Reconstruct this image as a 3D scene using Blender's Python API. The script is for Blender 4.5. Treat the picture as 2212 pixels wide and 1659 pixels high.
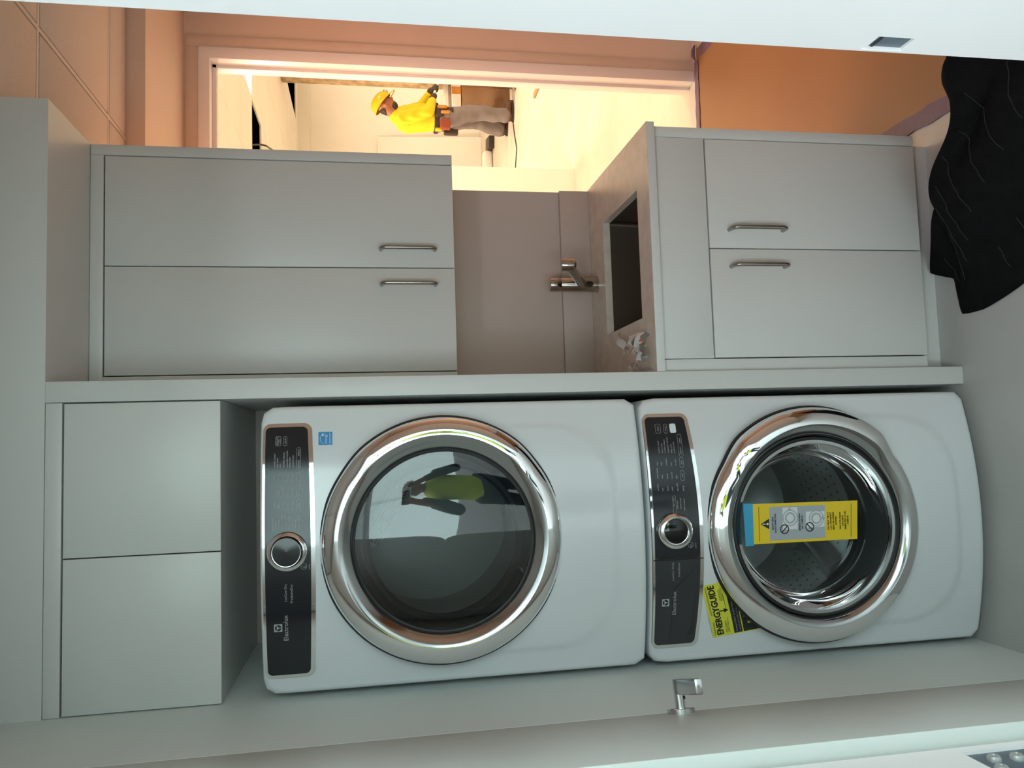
import bpy, bmesh, math, random
from mathutils import Vector, Matrix
random.seed(7)
PI = math.pi
for o in list(bpy.data.objects): bpy.data.objects.remove(o)
S = bpy.context.scene
C = S.collection

# ------------------------------------------------------------------ camera (photo lies on its side: world up = photo left)
F, PITCH, YAW, ROLL, CH = 1734.78, .1750, .0760, .0189, 1.6835
cy, sy, cp, sp = math.cos(YAW), math.sin(YAW), math.cos(PITCH), math.sin(PITCH)
_r = Vector((cy, -sy, 0)); _fh = Vector((sy, cy, 0))
FWD = _fh*cp + Vector((0, 0, -sp)); _d = -(Vector((0, 0, 1))*cp + _fh*sp)
RIGHT = _r*math.cos(ROLL) + _d*math.sin(ROLL)
DOWN = -_r*math.sin(ROLL) + _d*math.cos(ROLL)
EYE = Vector((0, 0, CH))
cam_d = bpy.data.cameras.new('camera'); cam = bpy.data.objects.new('camera', cam_d); C.objects.link(cam)
cam_d.sensor_width = 36; cam_d.lens = F/2212*36; cam_d.clip_start = .01; cam_d.clip_end = 60
cam.matrix_world = Matrix(((DOWN.x, RIGHT.x, -FWD.x, EYE.x), (DOWN.y, RIGHT.y, -FWD.y, EYE.y), (DOWN.z, RIGHT.z, -FWD.z, EYE.z), (0, 0, 0, 1)))
S.camera = cam
def at(px, py, axis, val):
    """photo pixel -> point on the plane axis=val"""
    d = FWD + RIGHT*((1659-py-829.5)/F) + DOWN*((px-1106)/F)
    t = (val-EYE[axis])/d[axis]
    return EYE + d*t

# ------------------------------------------------------------------ world, exposure, light
w = bpy.data.worlds.new('world'); S.world = w; w.use_nodes = True
w.node_tree.nodes['Background'].inputs[0].default_value = (.02, .02, .022, 1)
vs = S.view_settings
vs.view_transform = 'Standard'; vs.look = 'None'; vs.gamma = 1; vs.use_curve_mapping = False
vs.exposure = 0.0
def area(name, loc, rot, sx, sz, watts, col):
    l = bpy.data.lights.new(name, 'AREA'); l.shape = 'RECTANGLE'; l.size = sx; l.size_y = sz; l.energy = watts; l.color = col
    o = bpy.data.objects.new(name, l); C.objects.link(o); o.location = loc; o.rotation_euler = rot
    return o
COOL = (1.0, .90, 1.0); DAY = (.72, .99, .945); WARM = (1, .74, .52); AMBER = (1, .37, .20)
WIN_W, FAR_W, COR_W = 65, 80, 27
YBW = -2.6                                # wall behind the camera
NEAR_FILLS = ((-1.1, -.9, 48), (1.1, -.9, 10))  # unseen ceiling panels added to brighten the near door jambs
for x, y, k in NEAR_FILLS: area('ceiling_fill_light', (x, y, 2.70), (0, 0, 0), 1.15, .55, k, COOL)
area('window_fill', (.05, YBW+.03, 1.74), (-PI/2, 0, PI), 4.8, 1.72, WIN_W, DAY)  # unseen window added for even cool light through the near doorway
FAR_FILLS = ((1.0, 5.1, 1.0), (4.3, 5.2, .8), (1.9, 8.7, 2.0), (5.6, 7.4, .9), (6.3, 9.6, .9))  # unseen lamps added to brighten the partition and the worker's back
for x, y, k in FAR_FILLS: area('far_fill_light', (x, y, 2.575), (0, 0, 0), 1.1, .5, FAR_W*k, WARM)
PASSAGE_FILL = (.50, 3.28)  # hidden warm lamp added to brighten the passage
area('passage_fill_light', (*PASSAGE_FILL, 2.555), (0, 0, 0), .5, .5, COR_W, AMBER)

# ------------------------------------------------------------------ materials
def lin(r, g, b):
    f = lambda c: (c/255/12.92) if c/255 <= .04045 else ((c/255+.055)/1.055)**2.4
    return (f(r), f(g), f(b), 1)
M = {}
def mat(name, col, rough=.5, metal=0, var=0, scale=8, bump=0, bscale=60, coat=0, spec=.5, emit=None, aniso=None):
    m = bpy.data.materials.new(name); m.use_nodes = True; nt = m.node_tree; b = nt.nodes['Principled BSDF']
    b.inputs['Base Color'].default_value = col; b.inputs['Roughness'].default_value = rough
    b.inputs['Metallic'].default_value = metal; b.inputs['Specular IOR Level'].default_value = spec
    if coat: b.inputs['Coat Weight'].default_value = coat; b.inputs['Coat Roughness'].default_value = .06
    tc = nt.nodes.new('ShaderNodeTexCoord')
    if var:
        n = nt.nodes.new('ShaderNodeTexNoise'); n.inputs['Scale'].default_value = scale; n.inputs['Detail'].default_value = 6
        r = nt.nodes.new('ShaderNodeValToRGB')
        r.color_ramp.elements[0].position = .3; r.color_ramp.elements[1].position = .7
        r.color_ramp.elements[0].color = tuple(c*(1-var) for c in col[:3])+(1,)
        r.color_ramp.elements[1].color = tuple(min(1, c*(1+var)) for c in col[:3])+(1,)
        nt.links.new(tc.outputs['Object'], n.inputs['Vector']); nt.links.new(n.outputs['Fac'], r.inputs['Fac']); nt.links.new(r.outputs['Color'], b.inputs['Base Color'])
    if bump:
        n2 = nt.nodes.new('ShaderNodeTexNoise'); n2.inputs['Scale'].default_value = bscale; n2.inputs['Detail'].default_value = 4
        bp = nt.nodes.new('ShaderNodeBump'); bp.inputs['Strength'].default_value = bump; bp.inputs['Distance'].default_value = .004
        nt.links.new(tc.outputs['Object'], n2.inputs['Vector']); nt.links.new(n2.outputs['Fac'], bp.inputs['Height']); nt.links.new(bp.outputs['Normal'], b.inputs['Normal'])
    if emit:
        b.inputs['Emission Color'].default_value = emit[0]; b.inputs['Emission Strength'].default_value = emit[1]
    M[name] = m; return m
def glass(name, tint, ior):
    m = bpy.data.materials.new(name); m.use_nodes = True; nt = m.node_tree; nt.nodes.clear()
    o = nt.nodes.new('ShaderNodeOutputMaterial'); mx = nt.nodes.new('ShaderNodeMixShader'); fr = nt.nodes.new('ShaderNodeFresnel')
    t = nt.nodes.new('ShaderNodeBsdfTransparent'); g = nt.nodes.new('ShaderNodeBsdfGlossy')
    t.inputs[0].default_value = tint; g.inputs['Roughness'].default_value = .02; fr.inputs[0].default_value = ior
    nt.links.new(fr.outputs[0], mx.inputs[0]); nt.links.new(t.outputs[0], mx.inputs[1]); nt.links.new(g.outputs[0], mx.inputs[2]); nt.links.new(mx.outputs[0], o.inputs[0])
    M[name] = m
mat('wall_paint', (.70, .75, .73, 1), .55, var=.02, scale=3, bump=.05, bscale=180)
mat('near_wall_paint', (.78, .79, .79, 1), .55, bump=.05, bscale=180)
mat('far_wall_paint', (.80, .78, .72, 1), .6, var=.03, scale=2)
mat('laminate', (.66, .66, .64, 1), .38, bump=.02, bscale=300)
mat('laminate_dark_gap', (.10, .10, .095, 1), .7)
mat('frame_paint', (.88, .89, .90, 1), .32)
mat('door_paint', (.60, .645, .62, 1), .42, var=.015, scale=4)
mat('enamel', (.735, .775, .795, 1), .17, coat=.5)
mat('chrome', (.90, .91, .92, 1), .05, 1)
mat('satin_chrome', (.62, .63, .64, 1), .20, 1)
mat('ring_grey', (.50, .52, .53, 1), .13, 1)
mat('brushed_nickel', (.36, .35, .33, 1), .30, 1)
mat('faucet_chrome', (.46, .44, .41, 1), .14, 1)
mat('black_panel', (.016, .018, .022, 1), .13, spec=.5)
mat('charcoal_plastic', (.035, .038, .042, 1), .33)
mat('knob_black', (.006, .006, .007, 1), .08)
mat('legend_print', (.42, .44, .45, 1), .5)
mat('bright_legend', (.75, .8, .82, 1), .4)
mat('drum_steel', (.46, .47, .47, 1), .26, .7, bump=.06, bscale=30)
mat('dryer_drum', (.40, .41, .41, 1), .45, .3)
mat('gasket', (.075, .08, .082, 1), .5)
mat('dark_rubber', (.02, .02, .021, 1), .55)
mat('sink_steel', (.24, .20, .165, 1), .36, 1, bump=.05, bscale=60)
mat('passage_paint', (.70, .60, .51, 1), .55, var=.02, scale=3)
mat('counter', (.72, .635, .56, 1), .35, var=.10, scale=26)
mat('niche_wall_shade', (.60, .50, .455, 1), .45, var=.015, scale=3)  # white wall with warm light and cabinet shade mixed into its colour
mat('splash_shade', (.57, .475, .43, 1), .45, var=.02)  # backsplash colour carries the same warm light and shade
mat('concrete', (.49, .50, .485, 1), .45, var=.09, scale=2.6, bump=.05, bscale=14)
mat('far_concrete', (.60, .56, .47, 1), .5, var=.10, scale=2.2)
mat('kraft', (.245, .130, .056, 1), .42, var=.06, scale=2.4)
mat('purple_tape', (.135, .095, .165, 1), .5, var=.10, scale=40)
mat('tile', (.66, .64, .60, 1), .9, var=.05, scale=160, bump=.5, bscale=240)
mat('tee', (.64, .62, .58, 1), .5)
mat('blanket', (.006, .006, .0065, 1), .95, var=.25, scale=30, bump=.5, bscale=320, spec=.12)
mat('blanket_thread', (.022, .022, .021, 1), .8)
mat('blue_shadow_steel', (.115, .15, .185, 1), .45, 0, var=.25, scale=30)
mat('screw', (.42, .45, .45, 1), .35, .3)
mat('yellow_card', (.84, .60, .02, 1), .42)
mat('yellow_label', (.72, .72, .06, 1), .4)
mat('black_ink', (.015, .014, .012, 1), .5)
mat('grey_print', (.40, .44, .48, 1), .5)
mat('white_print', (.72, .75, .76, 1), .5)
mat('blue_tape', (.04, .36, .60, 1), .4)
mat('blue_sticker', (.03, .28, .60, 1), .4)
mat('skin', (.32, .12, .065, 1), .5)
mat('hair', (.03, .018, .012, 1), .7)
mat('shirt_yellow', (.66, .54, .010, 1), .8, var=.06, scale=9)
mat('trousers_grey', (.20, .175, .18, 1), .85, var=.18, scale=9)
mat('boot_leather', (.09, .04, .025, 1), .6, var=.15, scale=20)
mat('helmet_yellow', (.72, .43, .008, 1), .3)
mat('leather_belt', (.035, .022, .016, 1), .6)
mat('glove', (.055, .045, .038, 1), .75)
mat('orange_tool', (.50, .20, .03, 1), .5)
mat('red_pouch', (.24, .045, .015, 1), .6)
mat('wood', (.46, .26, .12, 1), .6, var=.15, scale=14)
mat('cardboard', (.58, .32, .16, 1), .7, var=.08, scale=6)
mat('rubble', (.30, .22, .16, 1), .8, var=.3, scale=14, bump=.6, bscale=30)
mat('raw_column', (.42, .30, .17, 1), .85, var=.35, scale=11, bump=.8, bscale=26)
mat('white_carton', (.78, .75, .70, 1), .6)
mat('plenum', (.012, .008, .006, 1), .9)
mat('cable', (.03, .025, .02, 1), .5)
mat('vest', (.62, .78, .02, 1), .6)
mat('dark_cloth', (.03, .035, .05, 1), .8)
mat('phone_black', (.02, .02, .022, 1), .25)
mat('lamp_diffuser_warm', (.9, .9, .85, 1), .5, emit=((1, .86, .66, 1), 9))
mat('fill_diffuser_cool', (.9, .9, .9, 1), .5, emit=((.86, 1, .97, 1), 6))
mat('fill_glow_pane', (.8, .9, 1, 1), .3, emit=((.74, 1, .93, 1), 1.2))
glass('dryer_glass', (.50, .54, .54, 1), 1.85)
glass('washer_glass', (.78, .82, .82, 1), 1.36)
glass('clear_film', (.90, .89, .87, 1), 1.7)
glass('pane_glass', (.92, .95, .95, 1), 1.45)

# ------------------------------------------------------------------ mesh helpers
class MB:
    def __init__(s): s.v = []; s.f = []; s.m = []
    def add(s, vs, fs, mi=0):
        n = len(s.v); s.v += [Vector(p) for p in vs]; s.f += [tuple(i+n for i in f) for f in fs]; s.m += [mi]*len(fs); return s
    def box(s, x0, x1, y0, y1, z0, z1, bev=0, mi=0, seg=2):
        x0, x1 = min(x0, x1), max(x0, x1); y0, y1 = min(y0, y1), max(y0, y1); z0, z1 = min(z0, z1), max(z0, z1)
        bm = bmesh.new(); bmesh.ops.create_cube(bm, size=1)
        for v in bm.verts: v.co = Vector(((x0+x1)/2+v.co.x*(x1-x0), (y0+y1)/2+v.co.y*(y1-y0), (z0+z1)/2+v.co.z*(z1-z0)))
        if bev: bmesh.ops.bevel(bm, geom=list(bm.edges), offset=min(bev, .45*min(x1-x0, y1-y0, z1-z0)), segments=seg, affect='EDGES', profile=.5)
        return s.bm(bm, mi)
    def bm(s, bm, mi=0, mtx=None):
        bm.verts.index_update()
        s.add([(mtx @ v.co) if mtx else v.co.copy() for v in bm.verts], [[v.index for v in f.verts] for f in bm.faces], mi); bm.free(); return s
    def obox(s, org, ax, ay, az, bev=0, mi=0):
        """oriented box: corner origin and three edge vectors"""
        org, ax, ay, az = map(Vector, (org, ax, ay, az))
        t = MB().box(0, ax.length, 0, ay.length, 0, az.length, bev)
        a, b, c = ax.normalized(), ay.normalized(), az.normalized()
        return s.add([org+a*v.x+b*v.y+c*v.z for v in t.v], t.f, mi)
    def cone(s, p0, r0, p1, r1, n=20, mi=0, caps=True):
        p0, p1 = Vector(p0), Vector(p1); d = (p1-p0).normalized()
        u = d.orthogonal().normalized(); v = d.cross(u)
        vs = []
        for p, r in ((p0, r0), (p1, r1)):
            vs += [p+u*r*math.cos(2*PI*k/n)+v*r*math.sin(2*PI*k/n) for k in range(n)]
        fs = [(k, (k+1) % n, n+(k+1) % n, n+k) for k in range(n)]
        if caps: fs += [tuple(range(n-1, -1, -1)), tuple(range(n, 2*n))]
        return s.add(vs, fs, mi)
    def cyl(s, p0, p1, r, n=20, mi=0): return s.cone(p0, r, p1, r, n, mi)
    def tube(s, pts, r, n=10, mi=0, caps=True):
        pts = [Vector(p) for p in pts]; rs = r if isinstance(r, (list, tuple)) else [r]*len(pts)
        vs = []; u = None
        for i, p in enumerate(pts):
            d = ((pts[i+1]-p) if i == 0 else (p-pts[i-1]) if i == len(pts)-1 else (pts[i+1]-pts[i-1])).normalized()
            u = d.orthogonal().normalized() if u is None else (u-d*u.dot(d)).normalized()
            v = d.cross(u)
            vs += [p+(u*math.cos(2*PI*k/n)+v*math.sin(2*PI*k/n))*rs[i] for k in range(n)]
        fs = [(i*n+k, i*n+(k+1) % n, (i+1)*n+(k+1) % n, (i+1)*n+k) for i in range(len(pts)-1) for k in range(n)]
        if caps: fs += [tuple(range(n-1, -1, -1)), tuple(range((len(pts)-1)*n, len(pts)*n))]
        return s.add(vs, fs, mi)
    def lathe(s, org, axis, prof, n=64, mi=0, rmod=None, dmod=None, close=False):
        """prof = [(r, d)], d along axis; rmod(theta, r, d) may change the radius"""
        org, axis = Vector(org), Vector(axis).normalized()
        u = Vector((1, 0, 0)) if abs(axis.x) < .9 else Vector((0, 0, 1))
        u = (u-axis*u.dot(axis)).normalized(); v = Vector((0, 0, 1)) if abs(axis.z) < .5 and abs(axis.x) < .9 else axis.cross(u)
        v = (v-axis*v.dot(axis)-u*v.dot(u)).normalized()
        vs = []
        for r, d in prof:
            for k in range(n):
                t = 2*PI*k/n; rr = rmod(t, r, d) if rmod else r; dd = dmod(t, r, d) if dmod else d
                vs.append(org+axis*dd+(u*math.cos(t)+v*math.sin(t))*rr)
        fs = [(i*n+k, i*n+(k+1) % n, (i+1)*n+(k+1) % n, (i+1)*n+k) for i in range(len(prof)-1) for k in range(n)]
        if close: fs += [tuple(range((len(prof)-1)*n, len(prof)*n))]
        return s.add(vs, fs, mi)
    def prism(s, poly, off, mi=0):
        """flat polygon (list of points) extruded by vector off"""
        poly = [Vector(p) for p in poly]; off = Vector(off); n = len(poly)
        return s.add(poly+[p+off for p in poly], [tuple(range(n-1, -1, -1)), tuple(range(n, 2*n))]+[(k, (k+1) % n, n+(k+1) % n, n+k) for k in range(n)], mi)
    def ball(s, c, r, mi=0, n=16, m=10):
        c = Vector(c); rx, ry, rz = r if isinstance(r, (tuple, list)) else (r, r, r)
        vs = [c+Vector((0, 0, rz))]
        for j in range(1, m):
            a = PI*j/m
            vs += [c+Vector((rx*math.sin(a)*math.cos(2*PI*k/n), ry*math.sin(a)*math.sin(2*PI*k/n), rz*math.cos(a))) for k in range(n)]
        vs.append(c-Vector((0, 0, rz)))
        fs = [(0, 1+k, 1+(k+1) % n) for k in range(n)]
        fs += [(1+(j-1)*n+k, 1+j*n+k, 1+j*n+(k+1) % n, 1+(j-1)*n+(k+1) % n) for j in range(1, m-1) for k in range(n)]
        L = len(vs)-1
        fs += [(L, 1+(m-2)*n+(k+1) % n, 1+(m-2)*n+k) for k in range(n)]
        return s.add(vs, fs, mi)
    def limb(s, pts):
        """pts = [(point, radius)]: chain of tapered capsules"""
        for i, (p, r) in enumerate(pts):
            s.ball(p, r)
            if i: s.cone(pts[i-1][0], pts[i-1][1], p, r, 16)
        return s
BASE = {}
def wbase(o):
    return BASE.get(o.name, Vector((0, 0, 0))) if o else Vector((0, 0, 0))
def obj(name, mb, mats, parent=None, smooth=40, recalc=True, loc=None):
    b = wbase(parent) if parent else (Vector(loc) if loc is not None else Vector((0, 0, 0)))
    me = bpy.data.meshes.new(name); me.from_pydata([v-b for v in mb.v], [], mb.f)
    mats = mats if isinstance(mats, (list, tuple)) else [mats]
    for m in mats: me.materials.append(M[m])
    if len(mats) > 1: me.polygons.foreach_set('material_index', mb.m)
    if recalc:
        bm = bmesh.new(); bm.from_mesh(me); bmesh.ops.recalc_face_normals(bm, faces=list(bm.faces)); bm.to_mesh(me); bm.free()
    if smooth:
        me.polygons.foreach_set('use_smooth', [True]*len(me.polygons)); me.set_sharp_from_angle(angle=math.radians(smooth))
    o = bpy.data.objects.new(name, me); C.objects.link(o)
    if parent: o.parent = parent
    elif loc is not None: o.location = b
    BASE[o.name] = b
    return o
def tag(o, label, cat=None, group=None, kind=None):
    if label: o['label'] = label
    if cat: o['category'] = cat
    if group: o['group'] = group
    if kind: o['kind'] = kind
    return o
def thing(name, label, cat, loc=(0, 0, 0), group=None, kind=None):
    o = bpy.data.objects.new(name, None); C.objects.link(o); o.empty_display_size = .05
    o.location = loc; BASE[o.name] = Vector(loc)
    return tag(o, label, cat, group, kind)
def struct(name, mb, m, label, smooth=40): return tag(obj(name, mb, m, smooth=smooth), label, None, None, 'structure')
def copy_obj(src, parent=None, loc=None):
    c = src.copy(); C.objects.link(c); c.parent = parent
    if loc is not None: c.location = loc
    BASE[c.name] = wbase(parent)
    return c
def remesh(mb, vox, smooth=3):
    """join overlapping shapes into one continuous surface"""
    me = bpy.data.meshes.new('tmp'); me.from_pydata(mb.v, [], mb.f)
    bm = bmesh.new(); bm.from_mesh(me); bmesh.ops.recalc_face_normals(bm, faces=list(bm.faces)); bm.to_mesh(me); bm.free()
    o = bpy.data.objects.new('tmp', me); C.objects.link(o)
    r = o.modifiers.new('r', 'REMESH'); r.mode = 'VOXEL'; r.voxel_size = vox
    if smooth: sm = o.modifiers.new('s', 'SMOOTH'); sm.iterations = smooth; sm.factor = .5
    ev = o.evaluated_get(bpy.context.evaluated_depsgraph_get()); m2 = bpy.data.meshes.new_from_object(ev)
    out = MB(); out.v = [v.co.copy() for v in m2.vertices]; out.f = [tuple(p.vertices) for p in m2.polygons]; out.m = [0]*len(out.f)
    bpy.data.objects.remove(o); bpy.data.meshes.remove(me); bpy.data.meshes.remove(m2)
    return out
def text_mb(items, mb=None, mi=0, lift=0):
    """items = [(string, origin point, x-dir, y-dir, height, align)]; flat letters as mesh"""
    mb = mb or MB()
    for st, p, xd, yd, h, al in items:
        cu = bpy.data.curves.new('t', 'FONT'); cu.body = st; cu.size = 1; cu.align_x = al; cu.align_y = 'CENTER'; cu.resolution_u = 2
        o = bpy.data.objects.new('t', cu); C.objects.link(o)
        me = bpy.data.meshes.new_from_object(o.evaluated_get(bpy.context.evaluated_depsgraph_get()))
        p, xd, yd = Vector(p), Vector(xd).normalized(), Vector(yd).normalized(); nz = xd.cross(yd)
        mb.add([p+xd*v.co.x*h*1.25+yd*v.co.y*h*1.25+nz*lift for v in me.vertices], [tuple(q.vertices) for q in me.polygons], mi)
        bpy.data.objects.remove(o); bpy.data.curves.remove(cu); bpy.data.meshes.remove(me)
    return mb
def smoothstep(a, b, x):
    t = max(0, min(1, (x-a)/(b-a))); return t*t*(3-2*t)

# ================================================================== SETTING
XL, XR, D = -.594, .870, 2.047           # left wall, end of the cabinets, plane of the appliance niche
YB = 2.669                               # wall behind the sink
YD = 3.81                                # wall with the far doorway
XW = 2.10                                # right wall of the room
ZC, ZS = 2.58, 2.437                     # ceiling, underside of the soffit
JL, JR, JY = -.342, .434, .80            # near door frame
struct('floor', MB().box(-2.4, 2.5, -3.4, YD+.06, -.08, 0), 'concrete', 'grey dusty concrete floor of the laundry room')
struct('wall_left', MB().box(XL-.12, XL, JY, 2.80, 0, ZC), 'wall_paint', 'white painted wall beside the stacked machines')
struct('wall_back', MB().box(XL, XR, YB, YB+.12, 0, ZC), 'niche_wall_shade', 'white painted wall behind sink and machines')
struct('wall_passage', MB().box(-.72, -.6, 2.789, YD, 0, ZC), 'wall_paint', 'wall closing the passage behind the machines')
struct('wall_right', MB().box(XW, XW+.12, JY, YD, 0, ZC), 'passage_paint', 'beige lit wall at the far side of the passage')
struct('wall_soffit', MB().box(XL, XR, D, YB, ZS, ZC), 'laminate', 'white soffit above the cabinets')
# ceiling: tee grid with lay-in tiles
tx = [XL, -.02, .59, 1.20, 1.81, XW]
ty = [JY]+[2.35-.61*k for k in (2, 1, 0)]+[2.96, 3.165]
ceil = struct('ceiling', MB().box(XL-.1, XW+.1, JY-.1, YD+.1, ZC+.02, ZC+.05), 'tee', 'suspended ceiling of fissured tiles over the passage')
for i in range(len(tx)-1):
    for j in range(len(ty)-1):
        x0, x1, y0, y1 = tx[i], tx[i+1], ty[j], ty[j+1]
        if y1 > D+.01:
            if x1 <= XR+.01: y1 = D
            elif x0 < XR and y0 >= D: x0 = XR
        if y1-y0 < .03: continue
        g_ = .011
        obj('ceiling_tile', MB().box(x0+g_, x1-g_, y0+g_, y1-g_, ZC-.004, ZC+.02, .003), 'tile', ceil)
for x in tx[1:-1]: obj('ceiling_tee', MB().box(x-.0065, x+.0065, JY, 3.165 if x > XR else D, ZC-.003, ZC+.02), 'tee', ceil)
for y in ty[1:-1]: obj('ceiling_tee', MB().box(XL if y < D else XR, XW, y-.0065, y+.0065, ZC-.0028, ZC+.02), 'tee', ceil)
pl = thing('ceiling_light', 'added warm square ceiling light hidden in the passage behind the sink wall', 'ceiling light', (*PASSAGE_FILL, ZC))
obj('frame', MB().box(PASSAGE_FILL[0]-.28, PASSAGE_FILL[0]+.28, PASSAGE_FILL[1]-.28, PASSAGE_FILL[1]+.28, ZC-.014, ZC+.02, .003), 'frame_paint', pl)
obj('diffuser', MB().box(PASSAGE_FILL[0]-.25, PASSAGE_FILL[0]+.25, PASSAGE_FILL[1]-.25, PASSAGE_FILL[1]+.25, ZC-.018, ZC-.0145), 'lamp_diffuser_warm', pl)
struct('trim_3', MB().box(XR, XW, 3.165, YD, 2.508, ZC+.02), 'passage_paint', 'low bulkhead in front of the far doorway')
# far wall with doorway
DX0, DX1, DZ = .93, 1.845, 2.392
m = MB().box(-.6, DX0-.04, YD, YD+.14, 0, ZC).box(DX1+.04, XW+.12, YD, YD+.14, 0, ZC).box(DX0-.04, DX1+.04, YD, YD+.14, DZ+.04, ZC)
struct('wall_far', m, 'passage_paint', 'wall around the bright doorway')
tr = thing('trim_2', 'painted metal frame of the bright doorway', None, (DX1, YD, 0), kind='structure')
for a, b_ in ((DX1-.004, DX1+.052), (DX0-.052, DX0+.004)):
    obj('jamb', MB().box(a, b_, YD-.012, YD+.152, 0, DZ+.05, .003), 'frame_paint', tr)
obj('head', MB().box(DX0-.05, DX1+.05, YD-.0115, YD+.1515, DZ, DZ+.052, .003), 'frame_paint', tr)
obj('door_stop', MB().box(DX1-.020, DX1, YD+.055, YD+.095, 0, DZ, .002).box(DX0, DX0+.020, YD+.055, YD+.095, 0, DZ, .002).box(DX0, DX1, YD+.055, YD+.095, DZ-.020, DZ, .002), 'frame_paint', tr)
obj('casing', MB().box(DX1+.052, DX1+.108, YD-.006, YD, 0, DZ+.108, .002).box(DX0-.108, DX1+.052, YD-.006, YD, DZ+.052, DZ+.108, .002), 'passage_paint', tr)
# protective paper and tape on the passage floor
PX = .955
tag(obj('floor_paper', MB().box(PX, 1.99, JY+.05, 3.745, .0005, .003), 'kraft'), 'brown kraft floor protection paper laid along the passage', 'floor paper')
def tape(pts, wd, z, label, n=28):
    mb = MB(); vs = []; pts = [Vector(p) for p in pts]
    for i in range(n+1):
        t = i/n*(len(pts)-1); k = min(int(t), len(pts)-2); p = pts[k].lerp(pts[k+1], t-k); d = (pts[k+1]-pts[k]).normalized(); nrm = Vector((-d.y, d.x, 0))
        ww = wd*(1+.10*math.sin(i*1.7)); zz = z+.0008*math.sin(i*2.3)+.001
        vs += [p+nrm*ww/2+Vector((0, 0, zz)), p-nrm*ww/2+Vector((0, 0, zz)), p+nrm*ww/2+Vector((0, 0, z-.001)), p-nrm*ww/2+Vector((0, 0, z-.001))]
    fs = []
    for i in range(n):
        a, b2 = 4*i, 4*i+4
        fs += [(a, a+1, b2+1, b2), (a+2, b2+2, b2+3, a+3), (a, b2, b2+2, a+2), (a+1, a+3, b2+3, b2+1)]
    return tag(obj('floor_tape', mb.add(vs, fs), 'purple_tape'), label, 'tape', 'purple tape edging the floor paper')
tape([(.953, JY+.3, 0), (.953, 2.0, 0), (.957, 2.35, 0), (.955, 3.7, 0)], .055, .004, 'purple tape along the paper edge beside the sink cabinet')
tape([(1.975, JY+.3, 0), (1.965, 2.6, 0), (1.955, 3.70, 0)], .055, .004, 'purple tape along the paper edge at the far wall corner')
tape([(.93, 3.755, 0), (1.5, 3.765, 0), (1.93, 3.752, 0)], .045, .0062, 'purple tape across the bright doorway threshold')
tag(obj('floor_tape', MB().tube([(1.93, 3.752, .01), (1.955, 3.752, .022), (1.985, 3.75, .02), (2.01, 3.748, .012)], [.004, .011, .010, .004], 8), 'purple_tape'), 'crumpled purple tape end standing up by the door frame', 'tape')
struct('baseboard_right', MB().box(XW-.012, XW, JY, YD, 0, .10, .002), 'wall_paint', 'low painted baseboard of the passage')

# ------------------------------------------------------------------ near doorway (we look through it)
nw = MB()
for a, b_, z0, z1 in ((-2.4, JL-.045, 0, 2.75), (JR+.045, 2.5, 0, 2.75), (JL-.045, JR+.045, 2.44, 2.75)): nw.box(a, b_, .66, JY-.005, z0, z1)
struct('wall_near', nw, 'near_wall_paint', 'white wall pierced by the near doorway')
fr = thing('trim_1', 'bright white metal frame of the near doorway', None, (JR, JY, 0), kind='structure')
SZ0, SZ1, SY0, SY1 = 1.081, 1.125, .7675, .7935     # strike pocket
j = MB()
j.box(JR, JR+.05, .64, SY0, 0, 2.44).box(JR, JR+.05, SY1, JY, 0, 2.44).box(JR, JR+.05, SY0, SY1, 0, SZ0).box(JR, JR+.05, SY0, SY1, SZ1, 2.44)
obj('jamb', j, 'frame_paint', fr)
k = MB().box(JR+.003, JR+.006, SY0, SY1, SZ0, SZ1)
sk = obj('strike_plate', k, 'blue_shadow_steel', fr)
obj('bolt_hole', MB().box(JR+.0022, JR+.0032, SY0+.0005, SY0+.0045, SZ0+.010, SZ0+.017).box(JR+.0022, JR+.0032, SY0+.0005, SY0+.0035, SZ0+.021, SZ0+.029), 'plenum', sk)
obj('strike_lip', MB().box(JR-.0012, JR, SY1, SY1+.0035, SZ0-.002, SZ1+.004, .0005), 'frame_paint', sk)
obj('strike_tongue', MB().box(JR+.0020, JR+.0034, SY0, SY1, SZ1-.0095, SZ1-.0065), 'dark_rubber', sk)
HZ0, HZ1, HY0, HY1 = .955, 1.072, .735, .7885       # hinge mortise on the other jamb
j = MB()
j.box(JL-.05, JL, .64, HY0, 0, 2.44).box(JL-.05, JL, HY1, JY, 0, 2.44).box(JL-.05, JL, HY0, HY1, 0, HZ0).box(JL-.05, JL, HY0, HY1, HZ1, 2.44)
obj('jamb', j, 'frame_paint', fr)
hg = obj('hinge_leaf', MB().box(JL-.007, JL-.004, HY0, HY1, HZ0, HZ1), 'blue_shadow_steel', fr)
for (py_, pz) in ((.769, 1.048), (.7665, 1.023), (.745, 1.060), (.768, .985)):
    sc = obj('hinge_screw', MB().lathe((JL-.0045, py_, pz), (1, 0, 0), [(.0072, 0), (.0072, .0035), (.0058, .0058), (.0025, .0066), (.002, .0055)], 20, close=True), 'screw', hg)
obj('head', MB().box(JL-.05, JR+.05, .641, JY-.001, 2.40, 2.439), 'frame_paint', fr)
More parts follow.
